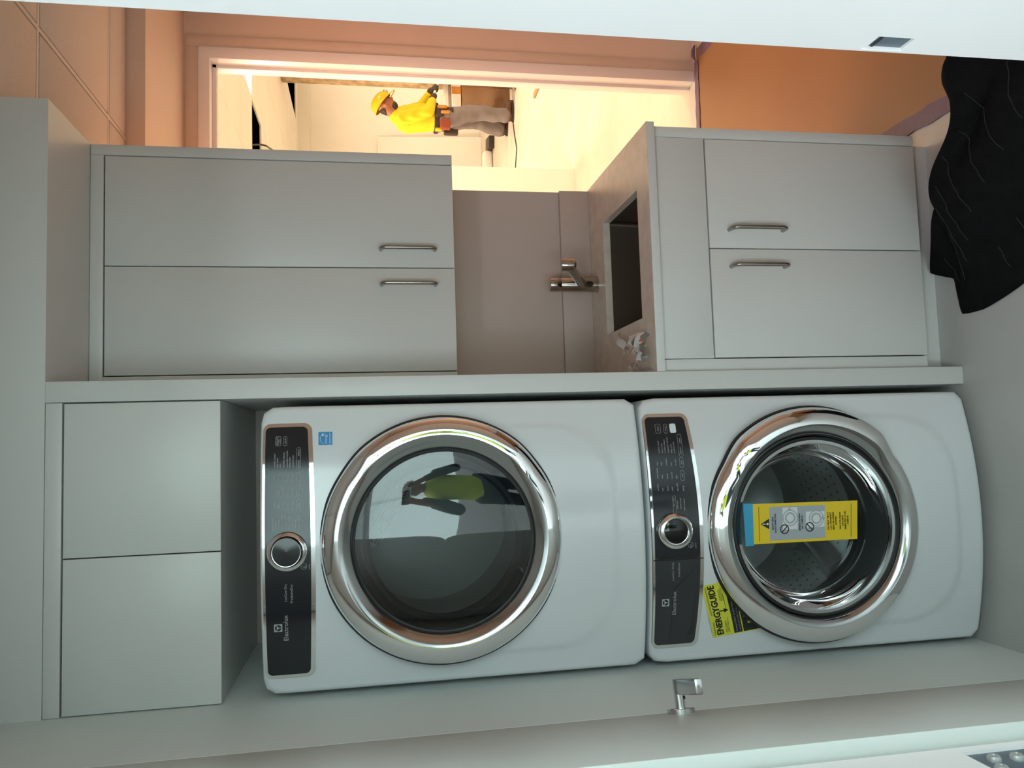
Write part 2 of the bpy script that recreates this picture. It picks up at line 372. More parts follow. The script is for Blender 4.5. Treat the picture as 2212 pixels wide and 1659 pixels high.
# the open door leaf, swung back along the left wall
HC = Vector((-.327, .815, 0)); FE = Vector((-.544, 1.572, 0)); du = (FE-HC).normalized(); dn = Vector((du.y, -du.x, 0))     # dn points to the camera side
dr = thing('door_1', 'pale grey door swung open against the left wall', None, (HC.x, HC.y, 0), kind='structure')
WD = (FE-HC).length
obj('leaf', MB().obox(HC+Vector((0, 0, .012))-dn*.044, du*(WD-.004), dn*.044, Vector((0, 0, 2.375)), .0025), 'door_paint', dr)
obj('edge_band', MB().obox(HC+Vector((0, 0, .012))-dn*.0442+du*(WD-.004), du*.004, dn*.0446, Vector((0, 0, 2.375)), .0012), 'frame_paint', dr)
RZ = 1.105; rc = HC+du*(WD-.062)+Vector((0, 0, RZ))
hd = obj('lever_rose', MB().lathe(rc, dn, [(0.0, 0), (.0268, 0), (.0268, .008), (.0258, .009), (.012, .0095), (0.001, .0095)], 40), 'satin_chrome', dr)
obj('lever_neck', MB().tube([rc+dn*.009, rc+dn*.03, rc+dn*.062], [.0095, .0092, .0092], 18), 'satin_chrome', hd)
lv = MB().obox(rc+dn*.034-Vector((0, 0, .0075))-du*.112, du*.114, dn*.028, Vector((0, 0, .015)), .003)
obj('lever_arm', lv, 'satin_chrome', hd)
obj('lever_screw', MB().cyl(rc+dn*.028-Vector((0, 0, .0085))-du*.004, rc+dn*.028-Vector((0, 0, .010))-du*.005, .003, 12), 'dark_rubber', hd)

# ------------------------------------------------------------------ camera-side room (seen only in reflections, window and ceiling lights added for cool light)
struct('wall_behind', MB().box(-2.4, 2.5, YBW-.1, YBW, 0, .82).box(-2.4, 2.5, YBW-.1, YBW, 2.66, 2.75), 'near_wall_paint', 'low sill and head around the added glazing behind the camera')
struct('wall_camera_side', MB().box(-2.5, -2.4, YBW-.1, .66, 0, 2.75), 'near_wall_paint', 'white wall left of the camera')
struct('wall_opposite', MB().box(2.5, 2.6, YBW-.1, .66, 0, 2.75), 'near_wall_paint', 'plain white wall right of the camera')
struct('ceiling_near', MB().box(-2.5, 2.6, YBW-.1, .66, 2.75, 2.8), 'near_wall_paint', 'white ceiling over the camera')
wn = thing('window_added', 'added wide glowing glazing behind the camera', None, (0, YBW, .82), kind='structure')
fm_ = MB().box(-2.4, 2.5, YBW-.06, YBW, .82, .87).box(-2.4, 2.5, YBW-.06, YBW, 2.61, 2.66)
for x in (-2.4, -1.19, .025, 1.24, 2.45): fm_.box(x, x+.05, YBW-.06, YBW, .87, 2.61)
obj('window_frame', fm_, 'frame_paint', wn)
for x in (-2.35, -1.14, .075, 1.29): obj('pane', MB().box(x, x+1.16, YBW-.04, YBW-.035, .87, 2.61), 'fill_glow_pane', wn)
for x, y, k in NEAR_FILLS:
    t = thing('ceiling_light', 'added cool white ceiling light panel %s of the camera' % ('to the left' if x < 0 else 'to the right'), 'ceiling light', (x, y, 2.72), 'added cool ceiling panels')
    obj('frame', MB().box(x-.62, x+.62, y-.32, y+.32, 2.72, 2.75, .004), 'frame_paint', t)
    obj('diffuser', MB().box(x-.58, x+.58, y-.28, y+.28, 2.715, 2.722), 'fill_diffuser_cool', t)

# ================================================================== CABINETS
GAP = .0035
def pull(cab_door, x, z0, z1, yf, cname='handle'):
    r = .0058; e = .016; pr = .034
    pts = [(x, yf, z1), (x, yf-pr+e, z1)]
    for k in range(1, 6):
        a = PI/2*k/5; pts.append((x, yf-pr+e-e*math.sin(a), z1-e+e*math.cos(a)))
    for k in range(0, 6):
        a = PI/2*k/5; pts.append((x, yf-pr+e-e*math.cos(a), z0+e-e*math.sin(a)))
    pts.append((x, yf, z0))
    return tag(obj(cname, MB().tube(pts, r, 14), 'brushed_nickel', cab_door), 'brushed nickel bar handle')
# tall side panel between machines and sink
tag(obj('side_panel', MB().box(.132, .182, D, YB, 0, ZS, .0012), 'laminate'), 'tall white side panel between the stacked machines and the sink', 'panel')
# cabinet above the machines
YF = D+.001; ZL = 2.045
cab = thing('overhead_cabinet', 'plain white handleless cabinet above the dryer', 'cabinet', (-.23, D, ZL))
obj('carcass', MB().box(XL+.001, .131, D+.020, YB-.002, ZL, 2.436), 'laminate', cab)
obj('top_rail', MB().box(XL+.001, .131, YF, D+.020, 2.400, 2.436, .0008), 'laminate', cab)
obj('door', MB().box(-.2325, .1285, YF, D+.019, ZL-.001, 2.3955, .001), 'laminate', cab)
obj('door', MB().box(XL+.003, -.2355, YF, D+.019, ZL-.001, 2.3955, .001), 'laminate', cab)
obj('gap_shadow', MB().box(XL+.002, .1305, D+.0185, D+.0202, ZL, 2.3995), 'laminate_dark_gap', cab)
# wall cabinet above the sink
YU = 2.342
cab = thing('wall_cabinet', 'white two-door wall cabinet with bar handles above the sink', 'cabinet', (.526, YU, 1.43))
obj('carcass', MB().box(.184, .84, YU+.020, YB-.001, 1.430, 2.436), 'laminate', cab)
obj('end_panel', MB().box(.8405, XR, YU, YB-.001, 1.430, 2.436, .001), 'laminate', cab)
obj('top_rail', MB().box(.184, .8400, YU, YU+.020, 2.402, 2.436, .0008), 'laminate', cab)
obj('filler', MB().box(.184, .2185, YU, YU+.020, 1.430, 2.4015, .0008), 'laminate', cab)
obj('gap_shadow', MB().box(.2185, .8400, YU+.0185, YU+.0202, 1.431, 2.4015), 'laminate_dark_gap', cab)
for x0, x1, hx in ((.2215, .5245, .4755), (.5275, .8375, .5795)):
    d = obj('door', MB().box(x0, x1, YU, YU+.018, 1.430, 2.398, .001), 'laminate', cab)
    pull(d, hx, 1.488, 1.645, YU)
# sink base cabinet
YC = 2.070
cab = thing('sink_cabinet', 'white two-door base cabinet with bar handles under the sink', 'cabinet', (.526, YC, 0))
ca = MB().box(.184, .200, YC+.020, YB-.002, .09, .899).box(.824, .84, YC+.020, YB-.002, .09, .899).box(.2, .824, YC+.020, YB-.002, .09, .106).box(.2, .824, YB-.012, YB-.002, .106, .899)
obj('carcass', ca, 'laminate', cab)
obj('end_panel', MB().box(.8405, XR, YC, YB-.002, .09, .899, .001), 'laminate', cab)
obj('filler', MB().box(.184, .2170, YC+.004, YC+.022, .09, .899, .0008), 'laminate', cab)
obj('gap_shadow', MB().box(.2170, .8402, YC+.0185, YC+.0202, .091, .899), 'laminate_dark_gap', cab)
obj('false_front', MB().box(.2185, .8395, YC, YC+.018, .7485, .8975, .001), 'laminate', cab)
for x0, x1, hx in ((.2200, .5245, .4745), (.5275, .8380, .5790)):
    d = obj('door', MB().box(x0, x1, YC, YC+.018, .091, .7445, .001), 'laminate', cab)
    pull(d, hx, .524, .685, YC)
obj('toe_kick', MB().box(.184, XR-.005, 2.135, 2.15, 0, .0895), 'laminate', cab)
# countertop with sink cut-out
ct = thing('countertop', 'beige laminate worktop with square sink cut-out and low backsplash', 'countertop', (.526, 2.36, .90))
CX0, CX1, CY0, CY1, ZT = .1825, XR+.004, 2.050, YB-.001, .923
SX0, SX1, SY0_, SY1_ = .343, .712, 2.148, 2.490
obj('slab', MB().box(CX0, SX0, CY0, CY1, .9, ZT).box(SX1, CX1, CY0, CY1, .9, ZT).box(SX0, SX1, CY0, SY0_, .9, ZT).box(SX0, SX1, SY1_, CY1, .9, ZT), 'counter', ct)
obj('front_edge', MB().box(CX0, CX1, CY0-.002, CY0, .9, ZT, .0008), 'laminate', ct)
obj('backsplash', MB().box(CX0, XR, YB-.019, YB-.001, ZT+.0002, 1.026, .001), 'splash_shade', ct)
# undermount basin
sk = thing('sink', 'dark stainless steel square undermount sink', 'sink', (.527, 2.32, .70))
bas = MB(); e = .012; zb = .70
o1 = [(SX0-e, SY0_-e), (SX1+e, SY0_-e), (SX1+e, SY1_+e), (SX0-e, SY1_+e)]
def rrect(x0, x1, y0, y1, r, n=6):
    out = []
    for cx_, cy_, a0 in ((x1-r, y1-r, 0), (x0+r, y1-r, PI/2), (x0+r, y0+r, PI), (x1-r, y0+r, 3*PI/2)):
        out += [(cx_+r*math.cos(a0+PI/2*k/n), cy_+r*math.sin(a0+PI/2*k/n)) for k in range(n+1)]
    return out
rings = [[(x, y, .8985) for x, y in rrect(SX0-.02, SX1+.02, SY0_-.02, SY1_+.02, .02)],
         [(x, y, .8985) for x, y in rrect(SX0-.003, SX1+.003, SY0_-.003, SY1_+.003, .012)],
         [(x, y, .74) for x, y in rrect(SX0+.002, SX1-.002, SY0_+.002, SY1_-.002, .016)],
         [(x, y, .712) for x, y in rrect(SX0+.012, SX1-.012, SY0_+.012, SY1_-.012, .02)],
         [(x, y, .702) for x, y in rrect(SX0+.04, SX1-.04, SY0_+.04, SY1_-.04, .02)],
         [(x, y, .700) for x, y in rrect(.49, .565, 2.28, 2.36, .036)]]
n = len(rings[0]); bas.add([p for r_ in rings for p in r_], [(i*n+k, i*n+(k+1) % n, (i+1)*n+(k+1) % n, (i+1)*n+k) for i in range(len(rings)-1) for k in range(n)]+[tuple((len(rings)-1)*n+k for k in range(n))])
obj('basin', bas, 'sink_steel', sk, recalc=False)
obj('drain', MB().lathe((.527, 2.32, .700), (0, 0, 1), [(.045, .0), (.045, .003), (.030, .003), (.028, -.004), (.01, -.004)], 32, close=True), 'satin_chrome', sk)
# faucet
FX, FY = .527, 2.585
fc = thing('faucet', 'chrome single post faucet with short angled spout behind the sink', 'faucet', (FX, FY, ZT))
obj('body', MB().lathe((FX, FY, ZT), (0, 0, 1), [(.028, .0003), (.028, .006), (.0245, .008), (.0245, .125), (.0240, .127), (.0240, .128), (.0245, .129), (.0245, .161), (.0235, .1635), (.001, .1640)], 40), 'faucet_chrome', fc)
tip = at(1227, 572, 1, 2.45); root = Vector((FX, FY-.005, .975))
dv = tip-root
sp_ = obj('spout', MB().tube([root, root+dv*.5, tip+Vector((0, 0, 0))], [.0165, .0155, .0150], 20), 'faucet_chrome', fc)
obj('spout_head', MB().lathe(tip-Vector((0, 0, .022)), (0, 0, 1), [(.0165, .004), (.0165, 0), (.0195, 0), (.0200, .003), (.0200, .042), (.0190, .0445), (.001, .045)], 32), 'faucet_chrome', sp_)
obj('aerator', MB().lathe(tip-Vector((0, 0, .0205)), (0, 0, 1), [(.001, 0.001), (.0165, .001), (.0165, .004)], 24), 'dark_rubber', sp_)
# crumpled clear bag with white strips on the worktop
bg = thing('plastic_bag', 'crumpled clear plastic bag with white strips on the worktop', 'bag', (.235, 2.17, ZT))
def crumple(pts, hfun, seed, nx=10, ny=7, thick=.0006):
    rnd = random.Random(seed); a, b_, c_, d_ = [Vector(p) for p in pts]; mb = MB(); vs = []
    for i in range(nx+1):
        for jj in range(ny+1):
            u, v = i/nx, jj/ny; p = (a.lerp(b_, u)).lerp(d_.lerp(c_, u), v)
            vs.append(p+Vector((rnd.uniform(-.003, .003), rnd.uniform(-.003, .003), ZT+.0015+max(0, hfun(u, v)+rnd.uniform(-.004, .004)))))
    q = lambda i, jj: i*(ny+1)+jj
    return mb.add(vs, [(q(i, jj), q(i+1, jj), q(i+1, jj+1), q(i, jj+1)) for i in range(nx) for jj in range(ny)])
obj('film', crumple([(.19, 2.075, 0), (.30, 2.085, 0), (.29, 2.225, 0), (.19, 2.215, 0)], lambda u, v: .045*math.sin(PI*u)*math.sin(PI*v)+.014*abs(math.sin(7*u+4*v)), 3), 'clear_film', bg)
for kx, (p0, p1, wd, hh) in enumerate((((.315, 2.325), (.225, 2.150), .022, .022), ((.275, 2.285), (.198, 2.235), .018, .006), ((.285, 2.19), (.192, 2.195), .020, .020), ((.300, 2.145), (.195, 2.150), .030, .036), ((.295, 2.10), (.2, 2.105), .022, .034))):
    a, b_ = Vector((*p0, 0)), Vector((*p1, 0)); nn = (b_-a).cross(Vector((0, 0, 1))).normalized()*wd/2
    obj('white_strip', crumple([a-nn, b_-nn, b_+nn, a+nn], lambda u, v, hh=hh: hh*math.sin(PI*(.15+.8*u))+.006*math.sin(9*u)+.006*v, 10+kx, 12, 3), 'white_print', bg)

# ================================================================== STACKED MACHINES
XC = -.234; HW = .344; YE = 2.034; BOW = .056
def outline(ins, h, cham, n):
    """rounded silhouette of the front, centred in x, z from 0 to h; n points by angle around the door centre"""
    a, r = HW-ins, .012
    c = cham-ins*.4
    pts = [(a, .012), (a, h-ins-c), (a-c*.18, h-ins-c*.55), (a-c*.55, h-ins-c*.15), (a-c, h-ins), (-a+c, h-ins), (-a+c*.55, h-ins-c*.15), (-a+c*.18, h-ins-c*.55), (-a, h-ins-c), (-a, .012+ins), (-a+.012, ins), (a-.012, ins)]
    pts[0] = (a, .012+ins)
    return pts
def polar(poly, cx, cz, ang):
    dx, dz = math.cos(ang), math.sin(ang); best = 9
    for (x0, z0), (x1, z1) in zip(poly, poly[1:]+poly[:1]):
        ex, ez = x1-x0, z1-z0; den = dx*ez-dz*ex
        if abs(den) < 1e-9: continue
        t = ((x0-cx)*ez-(z0-cz)*ex)/den; s_ = ((x0-cx)*dz-(z0-cz)*dx)/den
        if t > 0 and -1e-6 <= s_ <= 1+1e-6: best = min(best, t)
    return cx+dx*best, cz+dz*best
def bow(x): return -BOW*(1-min(1, abs(x)/HW)**2)
def machine(name, label, zb, h, zc, hole, washer, dx, GR):
    root = thing(name, label, 'washing machine' if washer else 'dryer', (XC, 2.33, zb))
    def shield(x, z):
        qx, qz = abs(x)-.285+.16, abs(z-(zc-.13))-(zc-.13-.075)+.16
        sd = math.hypot(max(qx, 0), max(qz, 0))+min(max(qx, qz), 0)-.16
        return -.0045*(1-smoothstep(-.016, .004, sd))*smoothstep(zc+.12, zc-.10, z)
    N, R = 144, 34
    RR = .016; mb = MB(); vs = []
    pol = outline(RR, h, .030, N)
    angs = [2*PI*k/N for k in range(N)]
    outer = [polar(pol, 0, zc, a) for a in angs]
    for i in range(R+1):
        t = i/R
        for k, a in enumerate(angs):
            ix, iz = dx+hole*math.cos(a), zc+hole*math.sin(a); x = ix+(outer[k][0]-ix)*t; z = iz+(outer[k][1]-iz)*t
            vs.append((XC+x, YE+bow(x)+shield(x, z), zb+z))
    ring = R+1
    for q in range(1, 6):                                   # rolled edge
        th = PI/2*q/5
        pq = outline(RR*(1-math.sin(th)), h, .030, N)
        for k, a in enumerate(angs):
            x, z = polar(pq, 0, zc, a); x0 = outer[k][0]
            vs.append((XC+x, YE+bow(x0)+RR*(1-math.cos(th)), zb+z))
        ring += 1
    pq = outline(0, h, .030, N)
    for yy in (YE+.06, 2.655):
        for k, a in enumerate(angs):
            x, z = polar(pq, 0, zc, a); vs.append((XC+x, yy, zb+z))
        ring += 1
    fs = [(i*N+k, i*N+(k+1) % N, (i+1)*N+(k+1) % N, (i+1)*N+k) for i in range(ring-1) for k in range(N)]
    fs.append(tuple((ring-1)*N+k for k in range(N)))
    obj('body', mb.add(vs, fs), 'enamel', root, smooth=50)
    # door
    cy_ = YE-BOW+.004; org = (XC+dx, cy_, zb+zc); ax = (0, -1, 0)
    def win(t):
        t = (t+PI) % (2*PI)-PI
        return smoothstep(.98, .66, abs(t-.02))
    def rm(t, r, d): return r+(.012 if washer else .004)*win(t)*smoothstep(.235, .28, r)
    def dm(t, r, d): return d+(.015 if washer else .010)*win(t)*smoothstep(.235, .262, r)*smoothstep(-.001, .02, d)
    RO = .302 if washer else .295; GQ = GR-.2225
    prof = [(RO-.004, -.012), (RO, .004), (RO-.0025, .013), (RO-.009, .021), (RO-.020, .0275), (RO-.033, .032), (RO-.042, .033)]
    prof2 = [(RO-.042, .033), (RO-.049, .0315), (RO-.057, .026), (RO-.064, .020), (GR+.0035, .016), (GR, .012), (GR, .002)]
    d = obj('door_ring', MB().lathe(org, ax, prof, 128, rmod=rm, dmod=dm), 'chrome', root, smooth=60)
    obj('inner_ring', MB().lathe(org, ax, prof2, 128, rmod=rm, dmod=dm), 'ring_grey', d, smooth=60)
    obj('ring_gasket', MB().lathe(org, ax, [(RO+.003, -.008), (RO+.0045, -.002), (RO+.001, .004), (RO-.004, .0)], 96, rmod=rm), 'dark_rubber', d)
    obj('glass_seal', MB().lathe(org, ax, [(GR-.0003, .012), (GR-.0045, .0145), (GR-.0085, .013), (GR-.009, .006), (GR-.0003, .003)], 96), 'dark_rubber', d)
    inside = (XC+dx, YE+.02, zb+zc)
    if washer:
        obj('door_glass', MB().lathe(org, ax, [(r_+GQ, d_) for r_, d_ in ((.2135, .014), (.208, .006), (.202, -.018), (.194, -.05), (.184, -.080), (.172, -.094), (.150, -.102))]+[(.09, -.110), (.002, -.113)], 96), 'washer_glass', d)
        obj('glass_rim', MB().lathe(org, ax, [(.2137+GQ, .015), (.206+GQ, .014), (.203+GQ, .006), (.2085+GQ, .002)], 96), 'satin_chrome', d)
        obj('gasket', MB().lathe(inside, (0, 1, 0), [(r_+GQ, d_) for r_, d_ in ((.214, -.06), (.213, .0), (.206, .02), (.2035, .055), (.209, .07), (.203, .09), (.210, .11), (.235, .12))], 72), 'gasket', root)
        dm_ = obj('drum', MB().lathe(inside, (0, 1, 0), [(.228, .115), (.234, .125), (.245, .135), (.248, .15), (.248, .50), (.235, .52), (.10, .53), (.002, .52)], 72), 'drum_steel', root, recalc=False)
        for kk in range(3):                               # paddles
            a = PI/2+.45+kk*2*PI/3
            c0 = Vector((math.cos(a), 0, math.sin(a))); tn = Vector((-math.sin(a), 0, math.cos(a)))
            o_ = Vector(inside)
            mbp = MB(); ringp = []
            for s_ in range(9):
                yy = .15+.34*s_/8; hh = .055*math.sin(PI*(.12+.76*s_/8)); sk_ = .05*math.sin(PI*s_/8-.6)
                for wv, hv in ((-.045, 0), (-.020, .7), (-.006, 1), (.006, 1), (.020, .7), (.045, 0)):
                    ringp.append(o_+Vector((0, yy, 0))+c0*(.249-hh*hv)+tn*(wv+sk_))
            mbp.add(ringp, [(i*6+q, i*6+q+1, (i+1)*6+q+1, (i+1)*6+q) for i in range(8) for q in range(5)])
            obj('paddle', mbp, 'drum_steel', dm_, recalc=False, smooth=70)
        hl = MB()
        for rr_, yy, cnt in ((.2475, .20, 60), (.2475, .24, 60), (.2475, .28, 60), (.2475, .32, 60), (.2475, .36, 60), (.2475, .40, 60)):
            for kk in range(cnt):
                a = 2*PI*(kk+.5*(yy*25 % 2))/cnt; cc = Vector(inside)+Vector((math.cos(a)*rr_, yy, math.sin(a)*rr_)); tn = Vector((-math.sin(a), 0, math.cos(a)))*.0032; ay = Vector((0, .0032, 0))
                hl.add([cc-tn-ay, cc+tn-ay, cc+tn+ay, cc-tn+ay], [(0, 1, 2, 3)])
        tag(obj('drum_holes', hl, 'plenum', dm_, recalc=False), None, kind='stuff')
    else:
        obj('door_glass', MB().lathe(org, ax, [(GR-.009, .014), (.19, .017), (.14, .021), (.08, .0235), (.002, .0245)], 96), 'dryer_glass', d)
        obj('glass_inner', MB().lathe(org, ax, [(.195, -.02), (.195, -.005), (.185, .0), (.178, -.01)], 80), 'gasket', d)
        obj('bulkhead_ring', MB().lathe(inside, (0, 1, 0), [(.214, -.07), (.212, .04), (.205, .07), (.245, .085)], 72), 'gasket', root)
        dm_ = obj('drum', MB().lathe(inside, (0, 1, 0), [(.215, .08), (.262, .09), (.264, .50), (.25, .52), (.002, .52)], 72), 'dryer_drum', root, recalc=False)
        # pale perforated vent on the back of the drum
        vp = MB(); cv = at(839, 1103, 1, inside[1]+.515); ux = Vector((-.86, 0, .50)).normalized(); uz = Vector((-ux.z, 0, ux.x))
        vp.prism([cv+ux*.125*math.cos(t)*abs(math.cos(t))**-.35+uz*.034*math.sin(t) for t in [2*PI*q/40+.001 for q in range(40)]], (0, -.006, 0))
        vent = obj('vent_grille', vp, 'white_print', dm_)
        sl = MB()
        for q in range(26):
            for r_ in (-.020, -.010, 0, .010, .020):
                p = cv+ux*(-.105+.0084*q)+uz*r_+Vector((0, -.0066, 0)); sl.add([p-ux*.0022-uz*.003, p+ux*.0022-uz*.003, p+ux*.0022+uz*.003, p-ux*.0022+uz*.003], [(0, 1, 2, 3)])
        tag(obj('grille_slots', sl, 'gasket', vent, recalc=False), None, kind='stuff')
    # control panel, curved with the front
    HP = .293; zt, zo = (h-.006, h-.118) if washer else (h-.009, h-.111)
    def sur(x, z, lift=0): return Vector((XC+x, YE+bow(x)-lift, zb+z))
    def band(x0, x1, z0f, z1f, lift, back=.012, n=40, corner=.012):
        mbb = MB(); vs = []
        cs = [corner*(1-math.cos(PI/2*q_/8)) for q_ in range(8)]
        xs_ = [x0+q_ for q_ in cs]+[x0+corner+(x1-x0-2*corner)*i/n for i in range(n+1)]+[x1-q_ for q_ in cs[::-1]]; n = len(xs_)-1
        for x in xs_:
            e_ = min(x-x0, x1-x); c_ = 0
            if e_ < corner: c_ = corner-math.sqrt(max(0, corner**2-(corner-e_)**2))
            za, zb_ = z0f(x)+c_, z1f(x)-c_
            vs += [sur(x, za, lift), sur(x, zb_, lift), sur(x, za, -back), sur(x, zb_, -back)]
        fs = [(2, 3, 1, 0), (4*n, 4*n+1, 4*n+3, 4*n+2)]
        for i in range(n):
            a, b2 = 4*i, 4*i+4
            fs += [(a, a+1, b2+1, b2), (a+2, b2+2, b2+3, a+3), (a+1, a+3, b2+3, b2+1), (a, b2, b2+2, a+2)]
        return mbb.add(vs, fs)
    sag = .014 if washer else .007
    zlow = lambda x: zo-sag*(1-(x/HP)**2)
    fw = .0085
    frm = obj('panel_frame', band(-HP-fw, HP+fw, lambda x: zlow(x)-fw*1.2, lambda x: zt+.002, .0035, corner=.018), 'chrome', root)
    pan = obj('control_panel', band(-HP, HP, zlow, lambda x: zt-.004, .0050), 'charcoal_plastic' if washer else 'black_panel', root)
    if washer:
        obj('display_glass', band(-.071, HP-.001, lambda x: zlow(x)+.001, lambda x: zt-.005, .0056), 'black_panel', pan)
        obj('drawer_gap', band(-.074, -.0722, lambda x: zlow(x)-fw, lambda x: zt, .0058, n=2, corner=.0001), 'plenum', pan)
        # drawer grip: scooped recess
        sc = MB(); pts = []
        top = lambda t: zlow(-.19)+.020+.040*smoothstep(0, .35, t)*(1-.35*t)
        nn = 18; vs = []
        for i in range(nn+1):
            t = i/nn; x = -.085-.185*t; zl = zlow(x)+.008; zu = zl+.004+.058*smoothstep(0, .40, t)
            dp = .006+.020*math.sin(PI*min(1, .15+.75*t))
            vs += [sur(x, zu, .0063), sur(x, zu-.004, .0058-dp*.5), sur(x, (zl+zu)/2, .0058-dp*.45+.004), sur(x, zl, .0063)]
        sc.add(vs, [(4*i+q, 4*i+4+q, 4*i+5+q, 4*i+1+q) for i in range(nn) for q in range(3)])
        obj('drawer_grip', sc, 'dark_rubber', pan, recalc=False)
    # dial
    kz = zt-.058 if washer else zt-.055
    kc = sur(0, kz, .005)
    kr = .046
    kn = obj('dial_ring', MB().lathe(kc, ax, [(kr, 0), (kr, .010), (kr-.003, .014), (kr-.009, .0165), (kr-.0105, .014), (kr-.0105, .004)], 64), 'chrome', pan)
    obj('dial_face', MB().lathe(kc, ax, [(kr-.0105, .010 if washer else .022), (kr-.012, .011 if washer else .026), (.001, .0115 if washer else .0265)], 48), 'knob_black', kn)
    obj('dial_trim', MB().lathe(kc, ax, [(kr-.0115, .004), (kr-.0115, .0115 if washer else .0225), (kr-.0130, .0122 if washer else .027), (kr-.0145, .0117 if washer else .0268)], 48), 'satin_chrome', kn)
    # feet
    for sx in (-1, 1):
        for yy in (2.10, 2.58):
            obj('foot', MB().cyl((XC+sx*.27, yy, zb-.021 if washer else zb-.008), (XC+sx*.27, yy, zb+.003), .022), 'dark_rubber', root)
    return root, sur, pan, zt, zlow
WZ, WH, DZB, DH = .022, .966, .997, .949
washer, wsur, wpan, wzt, wzl = machine('washing_machine', 'white front-loading washing machine on the floor with chrome door ring', WZ, WH, .508, .234, True, -.006, .2345)
dryer, dsur, dpan, dzt, dzl = machine('dryer', 'white dryer stacked on the washing machine with tinted glass door', DZB, DH, .515, .222, False, .008, .2225)
# printed legends (photo pixel -> place on the curved panel)
def on_panel(px, py, zb, lift):
    Y = YE-.03
    for _ in range(4):
        p = at(px, py, 1, Y); Y = YE+bow(p.x-XC)-lift
    return at(px, py, 1, Y)
def xdir(p):
    x = p.x-XC; s_ = 2*BOW*x/HW**2
    return Vector((1, s_, 0)).normalized()
def legend(parent, items, zb, mname, lift, pname='legend'):
    its = []
    for st, px, py, h_, al in items:
        p = on_panel(px, py, zb, lift); its.append((st, p, xdir(p), (0, 0, 1), h_, al))
    return tag(obj(pname, text_mb(its), mname, parent, smooth=0, recalc=False), None, kind='stuff')
def ring_box(px, py, wz, hz, zb, lift, r=.004, th=.0006):
    """thin rounded outline around a printed key"""
    p = on_panel(px, py, zb, lift); xd = xdir(p); mb = MB()
    o_ = rrect(-wz/2, wz/2, -hz/2, hz/2, min(r, hz*.49, wz*.49), 4); i_ = rrect(-wz/2+th, wz/2-th, -hz/2+th, hz/2-th, min(r, hz*.49, wz*.49)-th*.8, 4); n = len(o_)
    P = lambda q: p+xd*q[0]+Vector((0, 0, q[1]))
    return [P(q) for q in o_]+[P(q) for q in i_], [(k, (k+1) % n, n+(k+1) % n, n+k) for k in range(n)]
hs = .0048
L = []
for px, s_ in ((593, 'perfect steam'), (599, 'anti static'), (605, 'eco'), (613, 'wrinkle release'), (620, 'extended tumble'), (626, 'delay time'), (633, 'control lock')): L.append((s_, px, 1010, hs, 'LEFT'))
for px, s_ in ((593, 'auto'), (602, '75 min'), (612, '60 min'), (622, '45 min'), (632, '30 min')): L.append((s_, px, 1040, hs, 'LEFT'))
for px, s_ in ((593, 'max'), (602, 'high'), (612, 'normal'), (622, 'less'), (632, 'damp')): L.append((s_, px, 1069, hs, 'LEFT'))
for px, s_ in ((593, 'sanitize'), (602, 'high'), (612, 'normal'), (622, 'low'), (632, 'air dry')): L.append((s_, px, 1098, hs, 'LEFT'))
for px, py, s_ in ((589, 1148, 'heavy/towels'), (595, 1143, 'allergen'), (602, 1139, 'normal'), (609, 1137, 'activewear'), (616, 1135, 'mixed load'), (623, 1137, '15 min fast dry'), (631, 1137, 'delicates'), (638, 1139, 'time dry'), (646, 1143, 'instant refresh')): L.append((s_, px, py, hs, 'LEFT'))
L += [('start', 599, 953, .0085, 'CENTER'), ('pause', 604.5, 953, .004, 'CENTER'), ('cancel', 616, 953, .0045, 'CENTER'), ('options', 645, 1003, .0055, 'CENTER'), ('select', 645, 978, .0055, 'CENTER'), ('time dry', 645.5, 1033, .0055, 'CENTER'), ('dryness', 645.5, 1063, .0055, 'CENTER'), ('temp', 645.5, 1093, .0055, 'CENTER'), ('power', 668, 1224, .004, 'CENTER'), ('LuxCare Dry', 617, 1281, .0062, 'CENTER'), ('PredictiveDry', 630, 1283, .0062, 'CENTER'), ('Electrolux', 618, 1357, .0120, 'CENTER')]
legend(dpan, L, DZB, 'legend_print', .0062)
bx = MB()
for px, py, wz, hz in ((601, 953, .024, .0135), (616, 953, .024, .0085), (645, 991, .055, .0095), (645.5, 1033, .030, .0095), (645.5, 1063, .030, .0095), (645.5, 1093, .030, .0095), (623, 1125, .040, .0075)):
    bx.add(*ring_box(px, py, wz, hz, DZB, .0062))
def power_icon(px, py, zb, lift):
    p = on_panel(px, py, zb, lift); n = 24; a = []; xd = xdir(p)
    for r_ in (.0072, .0065): a += [p+xd*r_*math.cos(2*PI*k/n)+Vector((0, 0, r_*math.sin(2*PI*k/n))) for k in range(n)]
    fs = [(k, (k+1) % n, n+(k+1) % n, n+k) for k in range(n)]
    bx.add(a, fs)
    for q0, q1 in (((-.003, .002), (-.003, -.003)), ((-.003, -.003), (.002, -.003)), ((.001, .003), (.001, .0005))):
        A = p+xd*q0[0]+Vector((0, 0, q0[1])); B = p+xd*q1[0]+Vector((0, 0, q1[1])); nn = (B-A).cross(Vector((0, 1, 0))).normalized()*.0005
        bx.add([A-nn, B-nn, B+nn, A+nn], [(0, 1, 2, 3)])
power_icon(656.5, 1223.5, DZB, .0062)
tag(obj('key_outlines', bx, 'legend_print', dpan, smooth=0, recalc=False), None, kind='stuff')
